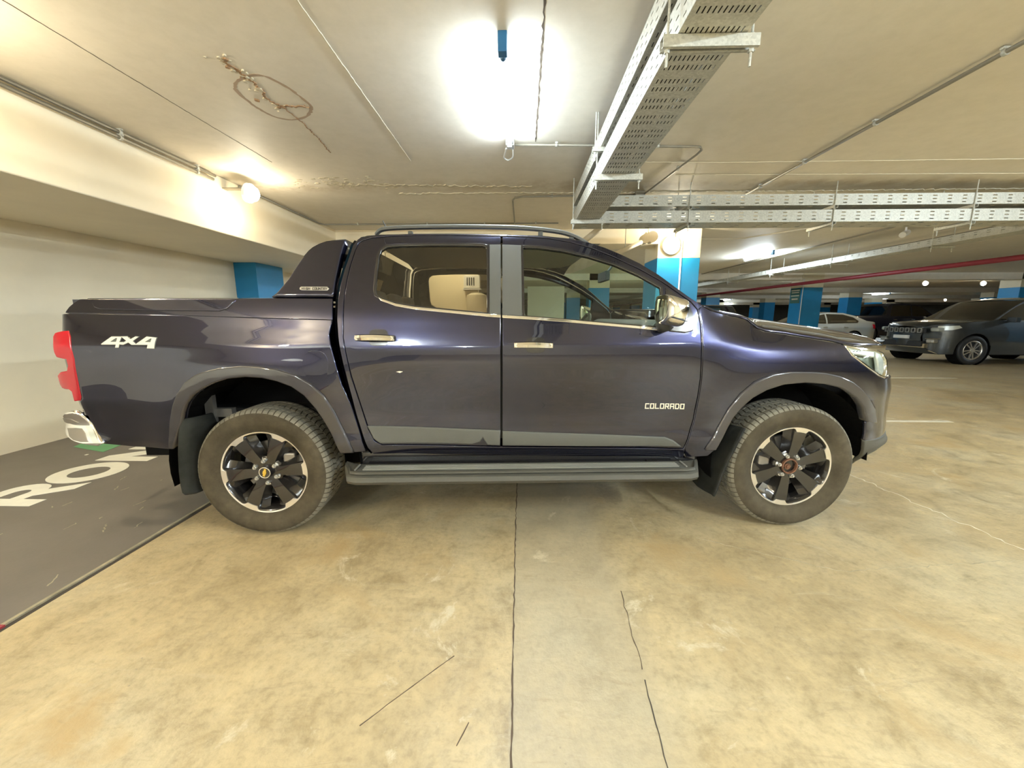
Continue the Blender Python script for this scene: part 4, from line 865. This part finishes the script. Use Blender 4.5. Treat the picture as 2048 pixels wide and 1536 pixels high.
# rear bumper: chrome corner, recess shade painted as darker flat panels, step pad
rbs = [empty('rear_bumper', (0, 0, 0), 0, TR) for _ in '12']
BO = [(122, 834), (126, 827), (136, 823.5), (146, 822.5), (157, 829), (170, 839), (184, 852), (194, 869), (203, 888), (194, 893.5), (174, 891), (159, 888), (146, 884), (137, 878), (130, 865), (123.4, 845)]
both('chrome_corner', PX(BO, 0, S_bump), 'chrome', rbs, S_bump, g=.014, gz=.016, gb=.012, flange=.03, rnd=.008)
both('fog_recess', PX([(134, 856), (150, 856), (163, 857), (170, 866), (176, 884), (160, 884), (146, 880), (138, 873)], .003, S_bump), 'brake', rbs, S_bump, off=.003, g=.014, gb=.012, flange=.008, rnd=.002)
both('upper_recess', PX([(125, 836), (140, 838), (158, 846), (150, 848), (134, 847), (126, 843)], .003, S_bump), 'brake', rbs, S_bump, off=.003, g=.014, gb=.012, flange=.008, rnd=.002)
both('bumper_reflector', PX([(170, 852), (181, 853), (200, 887), (186, 886)], .004, S_bump), 'lens', rbs, S_bump, off=.006, g=.02, flange=.006, rnd=.002)
for s_, rb in ((-1, rbs[0]), (1, rbs[1])):
    MB().grid([[(-2.72 - .06 * (1 - (y / .62) ** 2), s_ * y, z) for y in (0, .15, .3, .45, .58, .62)] for z in (.52, .60, .69, .71)]).build('chrome_centre', 'chrome', rb, True)
    MB().b2((-2.66, 0, .69), (-2.50, s_ * .62, .715)).build('step_pad', 'blk', rb, bevel=.006)
# side steps
for s_ in (-1, 1):
    st_ = empty('side_step', (0, 0, 0), 0, TR); xa, xb = -1.085, .975; zt = .408; pr = [(-.86, .0), (-.90, .0), (-.985, -.006), (-1.015, -.022), (-1.022, -.045), (-1.005, -.066), (-.95, -.070), (-.86, -.068)]
    rows = []; n = 40
    for i in range(n + 1):
        x = xa + (xb - xa) * i / n; e = min(i, n - i) / n * (xb - xa); k = (1 - (1 - min(1, e / .11)) ** 2) ** .5 if e < .11 else 1
        rows.append([(x, s_ * (.84 + (abs(y) - .84) * (.25 + .75 * k)), zt + z + (1 - k) * .012) for y, z in pr])
    m = MB().grid(rows); L_ = len(pr); m.f += [tuple(range(L_)), tuple(n * L_ + i for i in range(L_ - 1, -1, -1))]
    m.build('step_board', 'step', st_, 'auto')
    rows = []
    for i in range(n + 1):
        x = xa + .02 + (xb - xa - .04) * i / n; e = min(i, n - i) / n * (xb - xa); k = (1 - (1 - min(1, e / .10)) ** 2) ** .5 if e < .10 else 1
        rows.append([(x, s_ * (.84 + (y - .84) * (.25 + .75 * k)), z) for y, z in ((.985, .404), (1.000, .418), (1.012, .405))])
    MB().grid(rows).build('step_lip', 'step', st_, True)
    MB().b2((xa + .10, s_ * .885, zt), (xb - .12, s_ * .972, zt + .004)).build('tread_pad', 'trim', st_)
    for k in range(5): MB().b2((xa + .13, s_ * (.895 + k * .0165), zt + .003), (xb - .15, s_ * (.901 + k * .0165), zt + .010)).build('tread_rib', 'stepr' if k > 0 else 'step', st_)
    for x in (xa + .09, xb - .11): MB().box((x, s_ * .93, zt + .007), (.008, .085, .006)).build('tread_end', 'stepr', st_)
    for x in (-.8, -.05, .7): MB().box((x, s_ * .74, .40), (.06, .28, .04)).build('step_bracket', 'under', st_)
# sill underside, floor pan, chassis
for s_ in (-1, 1):
    MB().b2((-1.0, s_ * .80, .40), (.98, s_ * .872, .50)).build('sill', 'gloss', TR, bevel=.02)
    MB().b2((-2.5, s_ * .42, .36), (2.1, s_ * .54, .50)).build('chassis_rail', 'under', TR)
MB().b2((-1.0, -.80, .46), (1.0, .80, .52)).build('floor_pan', 'under', TR)
MB().b2((-2.5, -.66, .62), (-1.05, .66, .70)).build('bed_floor', 'under', TR)
for x in (XWR, XWF): MB().cyl((x, -.7, ZW), (x, .7, ZW), .05, 12).cyl((x, -.06, ZW), (x, .2, ZW), .15, 14).build('axle', 'under', TR)
MB().cyl((-1.4, .3, .42), (-2.3, .3, .42), .05, 10).build('exhaust', 'under', TR)
MB().b2((1.0, -.45, .5), (2.2, .45, .95)).build('engine_bay', 'under', TR)
# wheel housings
for s_ in (-1, 1):
    for x, r_, a0 in ((XWR, .54, -12), (XWF, .475, 0)):
        rows = []
        for i in range(25):
            a = R(a0 + (192 - a0) * i / 24); rows.append([(x + r_ * math.cos(a), s_ * y, .40 + (r_ - .005) * math.sin(a)) for y in (.875, .70, .52)])
        m = MB().grid(rows); m.prism([(x + r_ * math.cos(R(a0 + (192 - a0) * i / 24)), .40 + r_ * math.sin(R(a0 + (192 - a0) * i / 24))) for i in range(25)], s_ * .50, s_ * .52, 'Y')
        m.build('wheel_liner', 'liner', TR, False)
MB().box((-1.93, -.70, .72), (.05, .03, .20)).box((-1.88, -.68, .68), (.14, .04, .05)).build('bed_stay', 'brake', TR)
# mud flaps
def flap(pts, y0, y1, s_):
    m = MB(); V = [(x, s_ * y0, z) for x, z in pts] + [(x + .0, s_ * y1, z) for x, z in pts]; n = len(pts)
    return m
for s_ in (-1, 1):
    rows = []
    for z, x, w in ((.70, -1.925, .10), (.60, -1.945, .16), (.50, -1.96, .20), (.40, -1.97, .22), (.32, -1.972, .22), (.275, -1.968, .20), (.262, -1.955, .16)):
        rows.append([(x - .012, s_ * (.925 + .004), z), (x - .004, s_ * .93, z), (x + .03, s_ * (.90), z), (x + .06, s_ * (.89 - w * .5), z), (x + .07, s_ * (.89 - w), z)])
    o = MB().grid(rows).build('mud_flap', 'flap', TR, True); q = o.modifiers.new('thick', 'SOLIDIFY'); q.thickness = .012
    rows = []
    for z, x, w in ((.62, 1.215, .06), (.52, 1.175, .14), (.42, 1.135, .20), (.33, 1.105, .22), (.25, 1.085, .22), (.215, 1.075, .18), (.205, 1.07, .12)):
        rows.append([(x, s_ * .925, z), (x + .0, s_ * .90, z), (x - .02, s_ * (.90 - w * .5), z), (x - .03, s_ * (.90 - w), z)])
    o = MB().grid(rows).build('mud_flap', 'flap', TR, True); q = o.modifiers.new('thick', 'SOLIDIFY'); q.thickness = .012
# mirrors
for s_ in (-1, 1):
    mi = empty('door_mirror', (0, 0, 0), 0, TR)
    yl = -1.06; out = [hit(u, v, yl) for u, v in [(1331, 590), (1343, 590), (1358, 595), (1372, 599), (1376.5, 608), (1374, 626), (1368, 643), (1360, 653), (1343, 652), (1331, 648), (1327, 638), (1327, 612)]]
    O2 = spline2([(p[0], p[2]) for p in out], 4, True); cx_ = sum(p[0] for p in O2) / len(O2); cz_ = sum(p[1] for p in O2) / len(O2); rows = []
    for k, (sc_, y) in enumerate(((.0, -1.125), (.45, -1.122), (.75, -1.108), (.92, -1.085), (1, -1.05), (1, -.99), (.95, -.94), (.8, -.92), (0, -.915))):
        rows.append([(cx_ + (p[0] - cx_) * sc_, -s_ * y, cz_ + (p[1] - cz_) * sc_) for p in O2 + O2[:1]])
    MB().grid(rows).build('mirror_shell', 'chrome', mi, True)
    bandp = [p for p in O2]; zb = cz_ - .028
    MB().grid([[(cx_ + (p[0] - cx_) * 1.012, -s_ * y, p[1]) for y in (-1.08, -1.05, -.95)] for p in O2 if p[1] < zb - .03 and False] or [[(cx_, -s_ * -1.0, cz_), (cx_, -s_ * -1.0, cz_ + .001)], [(cx_ + .001, -s_ * -1.0, cz_), (cx_ + .001, -s_ * -1.0, cz_ + .001)]]).build('mirror_seam', 'blk', mi)
    MB().cyl((cx_, s_ * .87, cz_ - .09), (cx_, s_ * .98, cz_ - .07), .035, 12).build('mirror_arm', 'blk', mi, True)
    a, b_ = min(p[0] for p in O2), max(p[0] for p in O2)
    MB().prism([(a + .02, cz_ - .035), (b_ - .03, cz_ - .055), (b_ - .03, cz_ - .052), (a + .02, cz_ - .032)], s_ * 1.112, s_ * 1.128, 'Y').build('mirror_groove', 'blk', mi)
both('mirror_sail', PX([(1331, 575), (1350, 589), (1372, 600), (1384, 625), (1387, 650), (1384, 661), (1370, 665), (1340, 662), (1331, 655)]), 'gloss', fd, S, off=.012, flange=.015, rnd=.005, g=.04)
# ---- wheels
def wheel(x, s_, cap):
    w = empty('wheel', (x, s_ * .785, ZW), 0 if s_ < 0 else math.pi, TR)
    tp = [(.236, -.100), (.2465, -.112), (.254, -.111), (.262, -.119), (.285, -.1265), (.288, -.1285), (.31, -.132), (.332, -.1325), (.342, -.131), (.355, -.124), (.364, -.112), (.368, -.10), (.369, 0)]
    tp = tp + [(r_, -h_) for r_, h_ in tp[-2::-1]]
    MB().lathe(tp, 96, closed=True).build('tyre', 'tyre', w, True)
    m = MB(); rb = random.Random(5)
    def blk_(a0, a1, y0, y1, r0=.365, r1=.3745, sk=0):
        V = []
        for r_ in (r0, r1):
            for a, y in ((a0, y0), (a1, y0), (a1 + sk, y1), (a0 + sk, y1)): V.append((r_ * math.cos(a), y, r_ * math.sin(a)))
        m.add(V, [(0, 3, 2, 1), (4, 5, 6, 7), (0, 1, 5, 4), (1, 2, 6, 5), (2, 3, 7, 6), (3, 0, 4, 7)])
    nb = 72
    for k in range(nb):
        a = 2 * math.pi * k / nb; da = 2 * math.pi / nb
        for sg in (-1, 1):
            # shoulder block wraps on to the sidewall
            V = []
            for a_, e in ((a + da * .08, 0), (a + da * .90, 0)):
                for r_, y in ((.353, .1262), (.3655, .1145), (.3735, .098), (.3745, .072), (.365, .070)): V.append((r_ * math.cos(a_), sg * y, r_ * math.sin(a_)))
            m.add(V, [(0, 5, 6, 1), (1, 6, 7, 2), (2, 7, 8, 3), (3, 8, 9, 4), (0, 1, 2, 3, 4), (9, 8, 7, 6, 5)])
            blk_(a + da * .1, a + da * .86, sg * .064, sg * .024, sk=sg * .025)
        blk_(a + da * .1, a + da * .88, -.018, .018, sk=.02)
    tag(m.build('tread_blocks', 'tread', w), kind='stuff')
    MB().lathe([(.244, -.105), (.2445, -.110), (.238, -.1095), (.232, -.104), (.226, -.09), (.215, -.07), (.212, .06), (.236, .10), (.242, .105)], 72).build('rim_barrel', 'rim', w, True)
    # machined face ring with deeper pads at each spoke
    m = MB(); n = 144; ro, V, Fc = .2425, [], []
    for k in range(n):
        a = 2 * math.pi * k / n; dd = ((math.degrees(a) + 30 - PHI[cap]) % 60) - 30
        ri = .214 if abs(dd) < 8 else (.235 if abs(dd) > 12 else .231); c_, s2 = math.cos(a), math.sin(a)
        V += [(ro * c_, -.111, ro * s2), (ri * c_, -.109, ri * s2), (ri * c_, -.095, ri * s2)]
    for k in range(n):
        i, j = 3 * k, 3 * ((k + 1) % n); Fc += [(i, j, j + 1, i + 1), (i + 1, j + 1, j + 2, i + 2)]
    m.add(V, Fc).build('machined_ring', 'rims', w)
    for k in range(6):
        A = Matrix.Rotation(-R(PHI[cap] + 60 * k), 3, 'Y'); rows = []
        for r_, wt, wb, y, yb in ((.035, .026, .038, -.088, -.045), (.075, .025, .044, -.094, -.045), (.12, .029, .054, -.100, -.05), (.165, .034, .068, -.103, -.06), (.205, .038, .086, -.104, -.075), (.229, .040, .100, -.103, -.085)):
            rows.append([tuple(A @ Vector(p)) for p in ((r_, yb, -wb), (r_, y + .012, -wt * 1.15), (r_, y, -wt), (r_, y - .001, 0), (r_, y, wt), (r_, y + .012, wt * 1.15), (r_, yb, wb))])
        autosm(MB().grid(rows).build('spoke', 'rim', w), 25)
    MB().lathe([(.0, -.084), (.05, -.086), (.078, -.086), (.090, -.078), (.094, -.05), (.07, -.02), (.0, -.02)], 36).build('hub', 'rim', w, 'auto')
    for k in range(6):
        a = R(PHI[cap] + 30 + 60 * k); c_ = (.0645 * math.cos(a), -.084, .0645 * math.sin(a))
        MB().cyl(c_, (c_[0], -.104, c_[2]), .0115, 6).cyl((c_[0], -.104, c_[2]), (c_[0], -.112, c_[2]), .0085, 8, .006).cyl((c_[0], -.080, c_[2]), (c_[0], -.088, c_[2]), .0165, 12).build('lug_nut', 'satin', w)
    MB().cyl((0, -.02, 0), (0, .0, 0), .165, 40).cyl((0, -.045, 0), (0, .0, 0), .08, 24).build('brake_disc', 'brake', w, 'auto')
    MB().box((-.135 if x > 0 else .12, -.03, .03), (.07, .07, .14)).build('brake_caliper', 'brake', w, bevel=.01)
    if cap:
        MB().cyl((0, -.08, 0), (0, -.108, 0), .036, 28, .033).build('hub_cap', 'gloss', w, 'auto')
        MB().lathe([(.033, -.107), (.0335, -.111), (.029, -.112), (.0285, -.107)], 32).build('cap_ring', 'chrome', w, True)
        q = R(75); bt = [(-.022, -.006), (-.008, -.006), (-.0095, -.0095), (.0075, -.0095), (.0085, -.006), (.022, -.006), (.0235, .006), (.0095, .006), (.0105, .0095), (-.0065, .0095), (-.0075, .006), (-.0205, .006)]
        bt = [(p[0] * math.cos(q) - p[1] * math.sin(q), p[0] * math.sin(q) + p[1] * math.cos(q)) for p in bt]
        MB().prism(bt, -.106, -.1125, 'Y').build('cap_emblem', 'gold', w)
    else:
        MB().lathe([(.047, -.085), (.047, -.103), (.040, -.104), (.039, -.075), (.03, -.07), (.0, -.07)], 32).build('rusty_hub_ring', 'rust', w, 'auto')
        MB().cyl((-.006, -.07, -.004), (-.006, -.092, -.004), .019, 8).cyl((-.006, -.092, -.004), (-.006, -.098, -.004), .011, 6).build('axle_nut', 'rust', w)
    return w
PHI = {True: 5, False: 20}
for s_ in (-1, 1):
    wheel(XWR, s_, True); wheel(XWF, s_, False)
# ---- cabin interior
def seat(x, y, w=.50):
    s_ = empty('seat', (x, y, .55), 0, TR); 
    MB().box((0, 0, .22), (.50, w, .18)).build('cushion', 'seat', s_, bevel=.05)
    M = Matrix.Rotation(R(-14), 3, 'Y'); MB().box((-.27, 0, .50), (.14, w * .96, .60), M=M).build('backrest', 'seat', s_, bevel=.05)
    MB().box((-.36, 0, .88), (.10, .26, .17), M=M).build('headrest', 'seat', s_, bevel=.04); MB().cyl((-.33, -.06, .75), (-.35, -.06, .85), .008).cyl((-.33, .06, .75), (-.35, .06, .85), .008).build('headrest_post', 'chrome', s_)
for y in (-.38, .38): seat(.22, y)
bs = empty('rear_bench', (-.65, 0, .55), 0, TR); MB().box((0, 0, .2), (.48, 1.36, .18)).build('cushion', 'seatd', bs, bevel=.05); MB().box((-.27, 0, .5), (.12, 1.36, .55), M=Matrix.Rotation(R(-12), 3, 'Y')).build('backrest', 'seatd', bs, bevel=.05)
for y in (-.42, 0, .42): MB().box((-.34, y, .80), (.09, .24, .14)).build('headrest', 'seatd', bs, bevel=.04)
MB().prism([(.62, .95), (.66, 1.18), (.75, 1.235), (1.0, 1.22), (1.05, .7), (.72, .7)], -.78, .78, 'Y').build('dashboard', 'dash', TR, bevel=.03)
MB().box((.645, -.50, 1.11), (.04, .20, .10)).box((.645, 0, 1.08), (.04, .32, .16)).build('dash_panel', 'trim', TR, bevel=.01)
m = MB(); P = [Vector((.50 + .08 * math.cos(a), .38 + .185 * math.sin(a), 1.10 + .175 * math.cos(a) * 1.0)) for a in [2 * math.pi * k / 24 for k in range(25)]]
sw = empty('steering_wheel', (0, 0, 0), 0, TR); m.tube(P, .015, 8).build('wheel_rim', 'dash', sw, True); MB().box((.52, .38, 1.09), (.05, .14, .11)).box((.50, .38, 1.09), (.02, .34, .03)).build('wheel_hub', 'trim', sw, bevel=.01); MB().cyl((.53, .38, 1.08), (.72, .38, 1.02), .03).build('steering_column', 'dash', sw)
MB().box((.60, 0, 1.55), (.03, .24, .07)).cyl((.61, 0, 1.56), (.66, 0, 1.63), .01).build('rear_view_mirror', 'blk', TR, bevel=.008)
for s_ in (-1, 1): MB().b2((-.26, s_ * .72, .55), (-.12, s_ * .80, 1.30)).build('inner_pillar', 'dash', TR); MB().b2((-.98, s_ * .80, .55), (.85, s_ * .84, 1.16)).build('inner_door_card', 'dash', TR)
MB().grid([[(x, .60 * j / 4, 1.685) for j in range(-4, 5)] for x in (-.95, -.4, .2, .42)]).build('headliner', 'seat', TR)
# ================================================================ OTHER VEHICLES
def simple_S(W0, xf, xr, zt, zb, gl):
    pz = pchip([.2, .45, .8, zb, zb + .12, zt], [W0 * .93, W0 * .98, W0, W0 * .965, W0 * .93, W0 * gl])
    def f(x, z):
        x = np.asarray(x, float); s = pz(z); a = np.clip((x - (xf - .75)) / .77, 0, .999); s = s * (1 - a ** 2.8) ** (1 / 2.8)
        a = np.clip((-x + (xr + .55)) / .57, 0, .999); return s * (1 - a ** 3.2) ** (1 / 3.2)
    return f
def car(name, label, spec, col, pos, rz, cat='car', group=None, detail=None):
    T = empty(name, pos, rz); tag(T, label, cat, group); pm = paint_mat(name + '_paint', col, .5, .35)
    top = spec['top']; W0 = spec['w'] / 2; xf, xr = top[0][0], top[-1][0]; zt = max(p[1] for p in top); zb = spec['belt']; SS = simple_S(W0, xf, xr, zt, zb, .72 if not spec.get('boxy') else .80)
    r_ = spec['r']; zb0 = .26; wf, wr = spec['wb']
    def arch(xc): return [(xc + (r_ + .055) * math.cos(R(a)), r_ + (r_ + .055) * math.sin(R(a))) for a in range(-15, 196, 15)]
    out = list(top) + [(xr + .03, .45), (xr + .12, zb0)] + arch(wr)[::-1] + arch(wf)[::-1] + [(xf - .2, zb0), (xf - .03, .40)]
    sp2 = [(p[0], p[1]) for p in out]
    both('body_side', sp2, pm, T, SS, g=.10, flange=.03, rnd=.01, gb=.08)
    n = 8; segs = spec['segs']
    for nm, i0, i1, mm, crown in segs:
        rows = []
        P = densify(list(top[i0:i1 + 1]) + [top[i1]], .12)[:-1] if False else [top[k] for k in range(i0, i1 + 1)]
        for x, z in P:
            w = float(SS(x, z)) - .005; rows.append([(x + crown[0] * (1 - (j / n) ** 2), w * j / n, z + crown[1] * (1 - (j / n) ** 2)) for j in range(-n, n + 1)])
        MB().grid(rows).build(nm, pm if mm == 'paint' else mm, T, True)
    fr = [(xf, top[0][1]), (xf + .01, .70), (xf, .50), (xf - .06, .34), (xf - .2, zb0)]
    MB().grid([[(x + .10 * (1 - (j / n) ** 2), (float(SS(x - .02, z))) * j / n, z) for j in range(-n, n + 1)] for x, z in fr]).build('front_fascia', pm, T, True)
    MB().grid([[(x - .06 * (1 - (j / n) ** 2), (float(SS(x + .02, z))) * j / n, z) for j in range(-n, n + 1)] for x, z in [(xr, top[-1][1]), (xr, .8), (xr, .5), (xr + .12, zb0)]]).build('rear_fascia', pm, T, True)
    for wn in spec['win']: both('side_window', wn, 'glassr' if spec.get('dark', True) else 'glassf', T, SS, off=.006, g=.12, flange=.01, rnd=.002, gb=.08)
    for wn in spec['win']: both('window_liner', offset(wn, -.01), 'blk', T, SS, off=.002, g=.12, flange=0, gb=.08)
    for xc in (wf, wr):
        for s_ in (-1, 1):
            w = empty('wheel', (xc, s_ * (W0 - .13), r_), 0 if s_ < 0 else math.pi, T)
            MB().lathe([(r_ * .62, -.10), (r_ * .8, -.115), (r_ * .95, -.11), (r_, -.08), (r_, .08), (r_ * .95, .11), (r_ * .62, .1)], 36, closed=True).build('tyre', 'blk', w, True)
            m = MB().lathe([(r_ * .66, -.10), (r_ * .62, -.108), (r_ * .58, -.09), (r_ * .56, .05)], 36)
            for k in range(5):
                A = Matrix.Rotation(R(72 * k + 18), 3, 'Y')
                for q in (-.03, .03): m.add([tuple(A @ Vector(p)) for p in ((.03, -.10, q * .4 - .014), (r_ * .60, -.098, q * 1.6 - .016), (r_ * .60, -.098, q * 1.6 + .016), (.03, -.10, q * .4 + .014), (.03, -.07, q * .4 - .014), (r_ * .60, -.07, q * 1.6 - .016), (r_ * .60, -.07, q * 1.6 + .016), (.03, -.07, q * .4 + .014))], [(0, 1, 2, 3), (4, 7, 6, 5), (0, 4, 5, 1), (2, 6, 7, 3), (1, 5, 6, 2)])
            m.cyl((0, -.105, 0), (0, -.06, 0), .055, 14); m.build('alloy_rim', 'rims', w, 'auto')
            MB().cyl((0, -.05, 0), (0, .08, 0), r_ * .57, 24).build('brake_disc', 'blk', w)
            MB().cyl((xc, s_ * (W0 - .28), r_ + .02), (xc, s_ * (W0 - .02), r_ + .02), r_ + .05, 24, caps=False).cyl((xc, s_ * (W0 - .30), r_ + .02), (xc, s_ * (W0 - .28), r_ + .02), r_ + .05, 24).build('wheel_housing', 'liner', T)
            both_y = s_ * (W0 + .06)
    xm = spec['mirror']
    for s_ in (-1, 1): MB().box((xm, s_ * (W0 + .10), zb + .06), (.12, .20, .13)).cyl((xm, s_ * (W0 - .05), zb), (xm, s_ * (W0 + .04), zb + .03), .025).build('door_mirror', pm, T, bevel=.03)
    MB().b2((wr + r_ + .1, -W0 + .1, .25), (wf - r_ - .1, W0 - .1, .5)).build('underbody', 'under', T)
    for q in spec.get('headl', []): both('headlight', q, 'head', T, SS, off=.008, g=.04, flange=.01, rnd=.002, gb=.05)
    for q in spec.get('taill', []): both('tail_light', q, 'lamp', T, SS, off=.010, g=.04, flange=.01, rnd=.002, gb=.05)
    for q in spec.get('handles', []):
        for s_ in (-1, 1): MB().box((q, s_ * (W0 + .012), zb - .12), (.17, .03, .025)).build('door_handle', 'chrome', T, bevel=.006)
    return T, SS
SUV = dict(w=1.94, belt=1.12, r=.385, wb=(1.48, -1.43), mirror=.75, boxy=True,
    top=[(2.36, .96), (2.30, 1.04), (2.0, 1.09), (1.5, 1.135), (1.10, 1.16), (.82, 1.33), (.48, 1.55), (.22, 1.68), (-.1, 1.74), (-1.0, 1.75), (-1.8, 1.72), (-2.05, 1.64), (-2.25, 1.25), (-2.36, 1.05), (-2.38, .7)],
    segs=[('hood', 0, 4, 'paint', (.10, .04)), ('windscreen', 4, 7, 'glassr', (.10, .0)), ('roof', 7, 11, 'paint', (0, .03)), ('rear_window', 11, 12, 'glassr', (-.05, 0)), ('tailgate', 12, 14, 'paint', (-.05, 0))],
    win=[[(.98, 1.17), (.78, 1.32), (.45, 1.53), (.24, 1.62), (.05, 1.65), (.05, 1.16)], [(-.01, 1.16), (-.01, 1.655), (-.9, 1.65), (-.95, 1.17)], [(-1.02, 1.18), (-.98, 1.645), (-1.75, 1.60), (-1.95, 1.25)]],
    handles=(.0, -.95), headl=[[(2.25, .90), (2.24, 1.01), (1.92, 1.03), (1.86, .97), (2.05, .91)]], taill=[[(-2.30, .95), (-2.28, 1.15), (-2.05, 1.12), (-2.05, 1.0)]])
SEDAN = dict(w=1.80, belt=.95, r=.32, wb=(1.42, -1.30), mirror=.62, dark=True,
    top=[(2.30, .66), (2.2, .76), (1.6, .88), (1.05, .95), (.55, 1.22), (.15, 1.38), (-.3, 1.44), (-.9, 1.42), (-1.35, 1.30), (-1.80, 1.08), (-2.15, 1.04), (-2.30, .98), (-2.35, .65)],
    segs=[('hood', 0, 3, 'paint', (.08, .04)), ('windscreen', 3, 5, 'glassr', (.08, .0)), ('roof', 5, 7, 'paint', (0, .03)), ('rear_window', 7, 9, 'glassr', (-.05, .02)), ('boot_lid', 9, 12, 'paint', (-.05, .01))],
    win=[[(.88, .98), (.50, 1.20), (.14, 1.33), (-.10, 1.375), (-.10, .97)], [(-.15, .97), (-.15, 1.38), (-.85, 1.36), (-1.25, 1.24), (-1.45, 1.08), (-1.40, 1.0)]],
    handles=(-.05, -.9), headl=[[(2.2, .62), (2.15, .74), (1.85, .78), (1.9, .66)]], taill=[[(-2.28, .72), (-2.25, .92), (-2.02, .95), (-2.05, .78)]])
PICK = dict(w=2.0, belt=1.25, r=.42, wb=(1.75, -1.75), mirror=1.0, boxy=True,
    top=[(2.75, 1.05), (2.70, 1.18), (2.1, 1.24), (1.35, 1.28), (1.05, 1.48), (.72, 1.76), (.45, 1.86), (-.2, 1.90), (-.72, 1.88), (-.86, 1.75), (-.98, 1.35), (-1.05, 1.33), (-2.75, 1.33), (-2.85, 1.2), (-2.85, .7)],
    segs=[('hood', 0, 3, 'paint', (.08, .04)), ('windscreen', 3, 6, 'glassr', (.08, .0)), ('roof', 6, 9, 'paint', (0, .03)), ('rear_window', 9, 10, 'glassr', (-.03, 0)), ('bed_cover', 10, 12, 'blk', (0, .0)), ('tailgate', 12, 14, 'paint', (-.02, 0))],
    win=[[(1.25, 1.30), (1.0, 1.47), (.68, 1.73), (.42, 1.80), (.25, 1.80), (.25, 1.29)], [(.18, 1.29), (.18, 1.81), (-.65, 1.80), (-.78, 1.4), (-.78, 1.30)]],
    handles=(.25, -.6), headl=[[(2.66, .95), (2.64, 1.12), (2.35, 1.14), (2.38, .96)]], taill=[[(-2.82, .85), (-2.81, 1.2), (-2.72, 1.2), (-2.72, .85)]])
T, SJ = car('parked_suv', 'dark grey SUV with seven-slot chrome grille facing left at right edge', SUV, (.045, .052, .058), (13.3, 11.50, 0), math.pi, 'car')
gx = 2.46
MB().grid([[(2.37 + .105 * (1 - (y / .97) ** 2), y, z) for y in [-.62 + 1.24 * k / 12 for k in range(13)]] for z in (.82, .96)]).build('grille_panel', 'blk', T, True)
for k in range(7):
    y = -.48 + k * .16; x = 2.385 + .105 * (1 - (y / .97) ** 2); m = MB()
    for a, b_, c, d in ((-.055, -.04, .835, .95), (.04, .055, .835, .95), (-.055, .055, .94, .955), (-.055, .055, .83, .845)): m.b2((x - .02, y + a, c), (x + .02, y + b_, d))
    m.build('grille_slot', 'satin', T)
for s_ in (-1, 1):
    MB().b2((2.16, s_ * .62, .87), (2.345, s_ * .82, .97)).build('headlight', 'head', T, bevel=.03)
    MB().b2((2.22, s_ * .58, .56), (2.375, s_ * .78, .66)).build('fog_light', 'satin', T, bevel=.03); MB().b2((2.20, s_ * .56, .66), (2.385, s_ * .80, .685)).build('fog_trim', 'chrome', T, bevel=.01)
MB().b2((2.30, -.56, .43), (2.475, .56, .455)).b2((2.30, -.60, .42), (2.42, -.55, .54)).b2((2.30, .55, .42), (2.42, .60, .54)).build('bumper_trim', 'chrome', T, bevel=.008)
MB().b2((2.46, -.22, .66), (2.505, .22, .75)).build('number_plate', 'plate', T)
MB().b2((2.30, -.54, .46), (2.45, .54, .60)).build('lower_intake', 'blk', T, bevel=.01)
car('parked_sedan', 'silver sedan parked behind the right blue column, tail to the right', SEDAN, (.42, .41, .36), (12.75, 17.9, 0), math.pi, 'car')
car('parked_pickup', 'dark navy pickup parked behind the silver sedan', PICK, (.012, .014, .03), (18.6, 20.6, 0), 0, 'pickup truck')
s2, _ = car('parked_suv', 'dark SUV parked nose-on left of the right blue column', SUV, (.03, .036, .045), (8.15, 17.4, 0), R(-105), 'car')
def dupe(src, label, loc, rz, grp=None):
    c = copy_tree(src); c.location = loc; c.rotation_euler = (0, 0, rz); c['label'] = label
    if grp: c['group'] = grp
    return c
for x, y, rz, lb in ((7.4, 26, -100, 'dark car far back, leftmost of the distant cars above the bonnet'), (12.5, 27, -90, 'dark car far back hidden by the sign column'), (26.5, 23.5, 180, 'dark car behind the navy pickup'),
                 (33, 26, 180, 'dark car farthest to the right in the distance'), (26, 17.5, 180, 'dark car beyond the grey SUV in the second row'), (10, 36, -90, 'tiny dark car at the far end, left one of two'), (15, 37, -90, 'tiny dark car at the far end, right one of two')):
    dupe(s2, lb, (x, y, 0), R(rz), 'distant parked cars')
dupe(T, 'dark SUV parked beyond the grey one at the right edge', (21.0, 13.0, 0), math.pi)
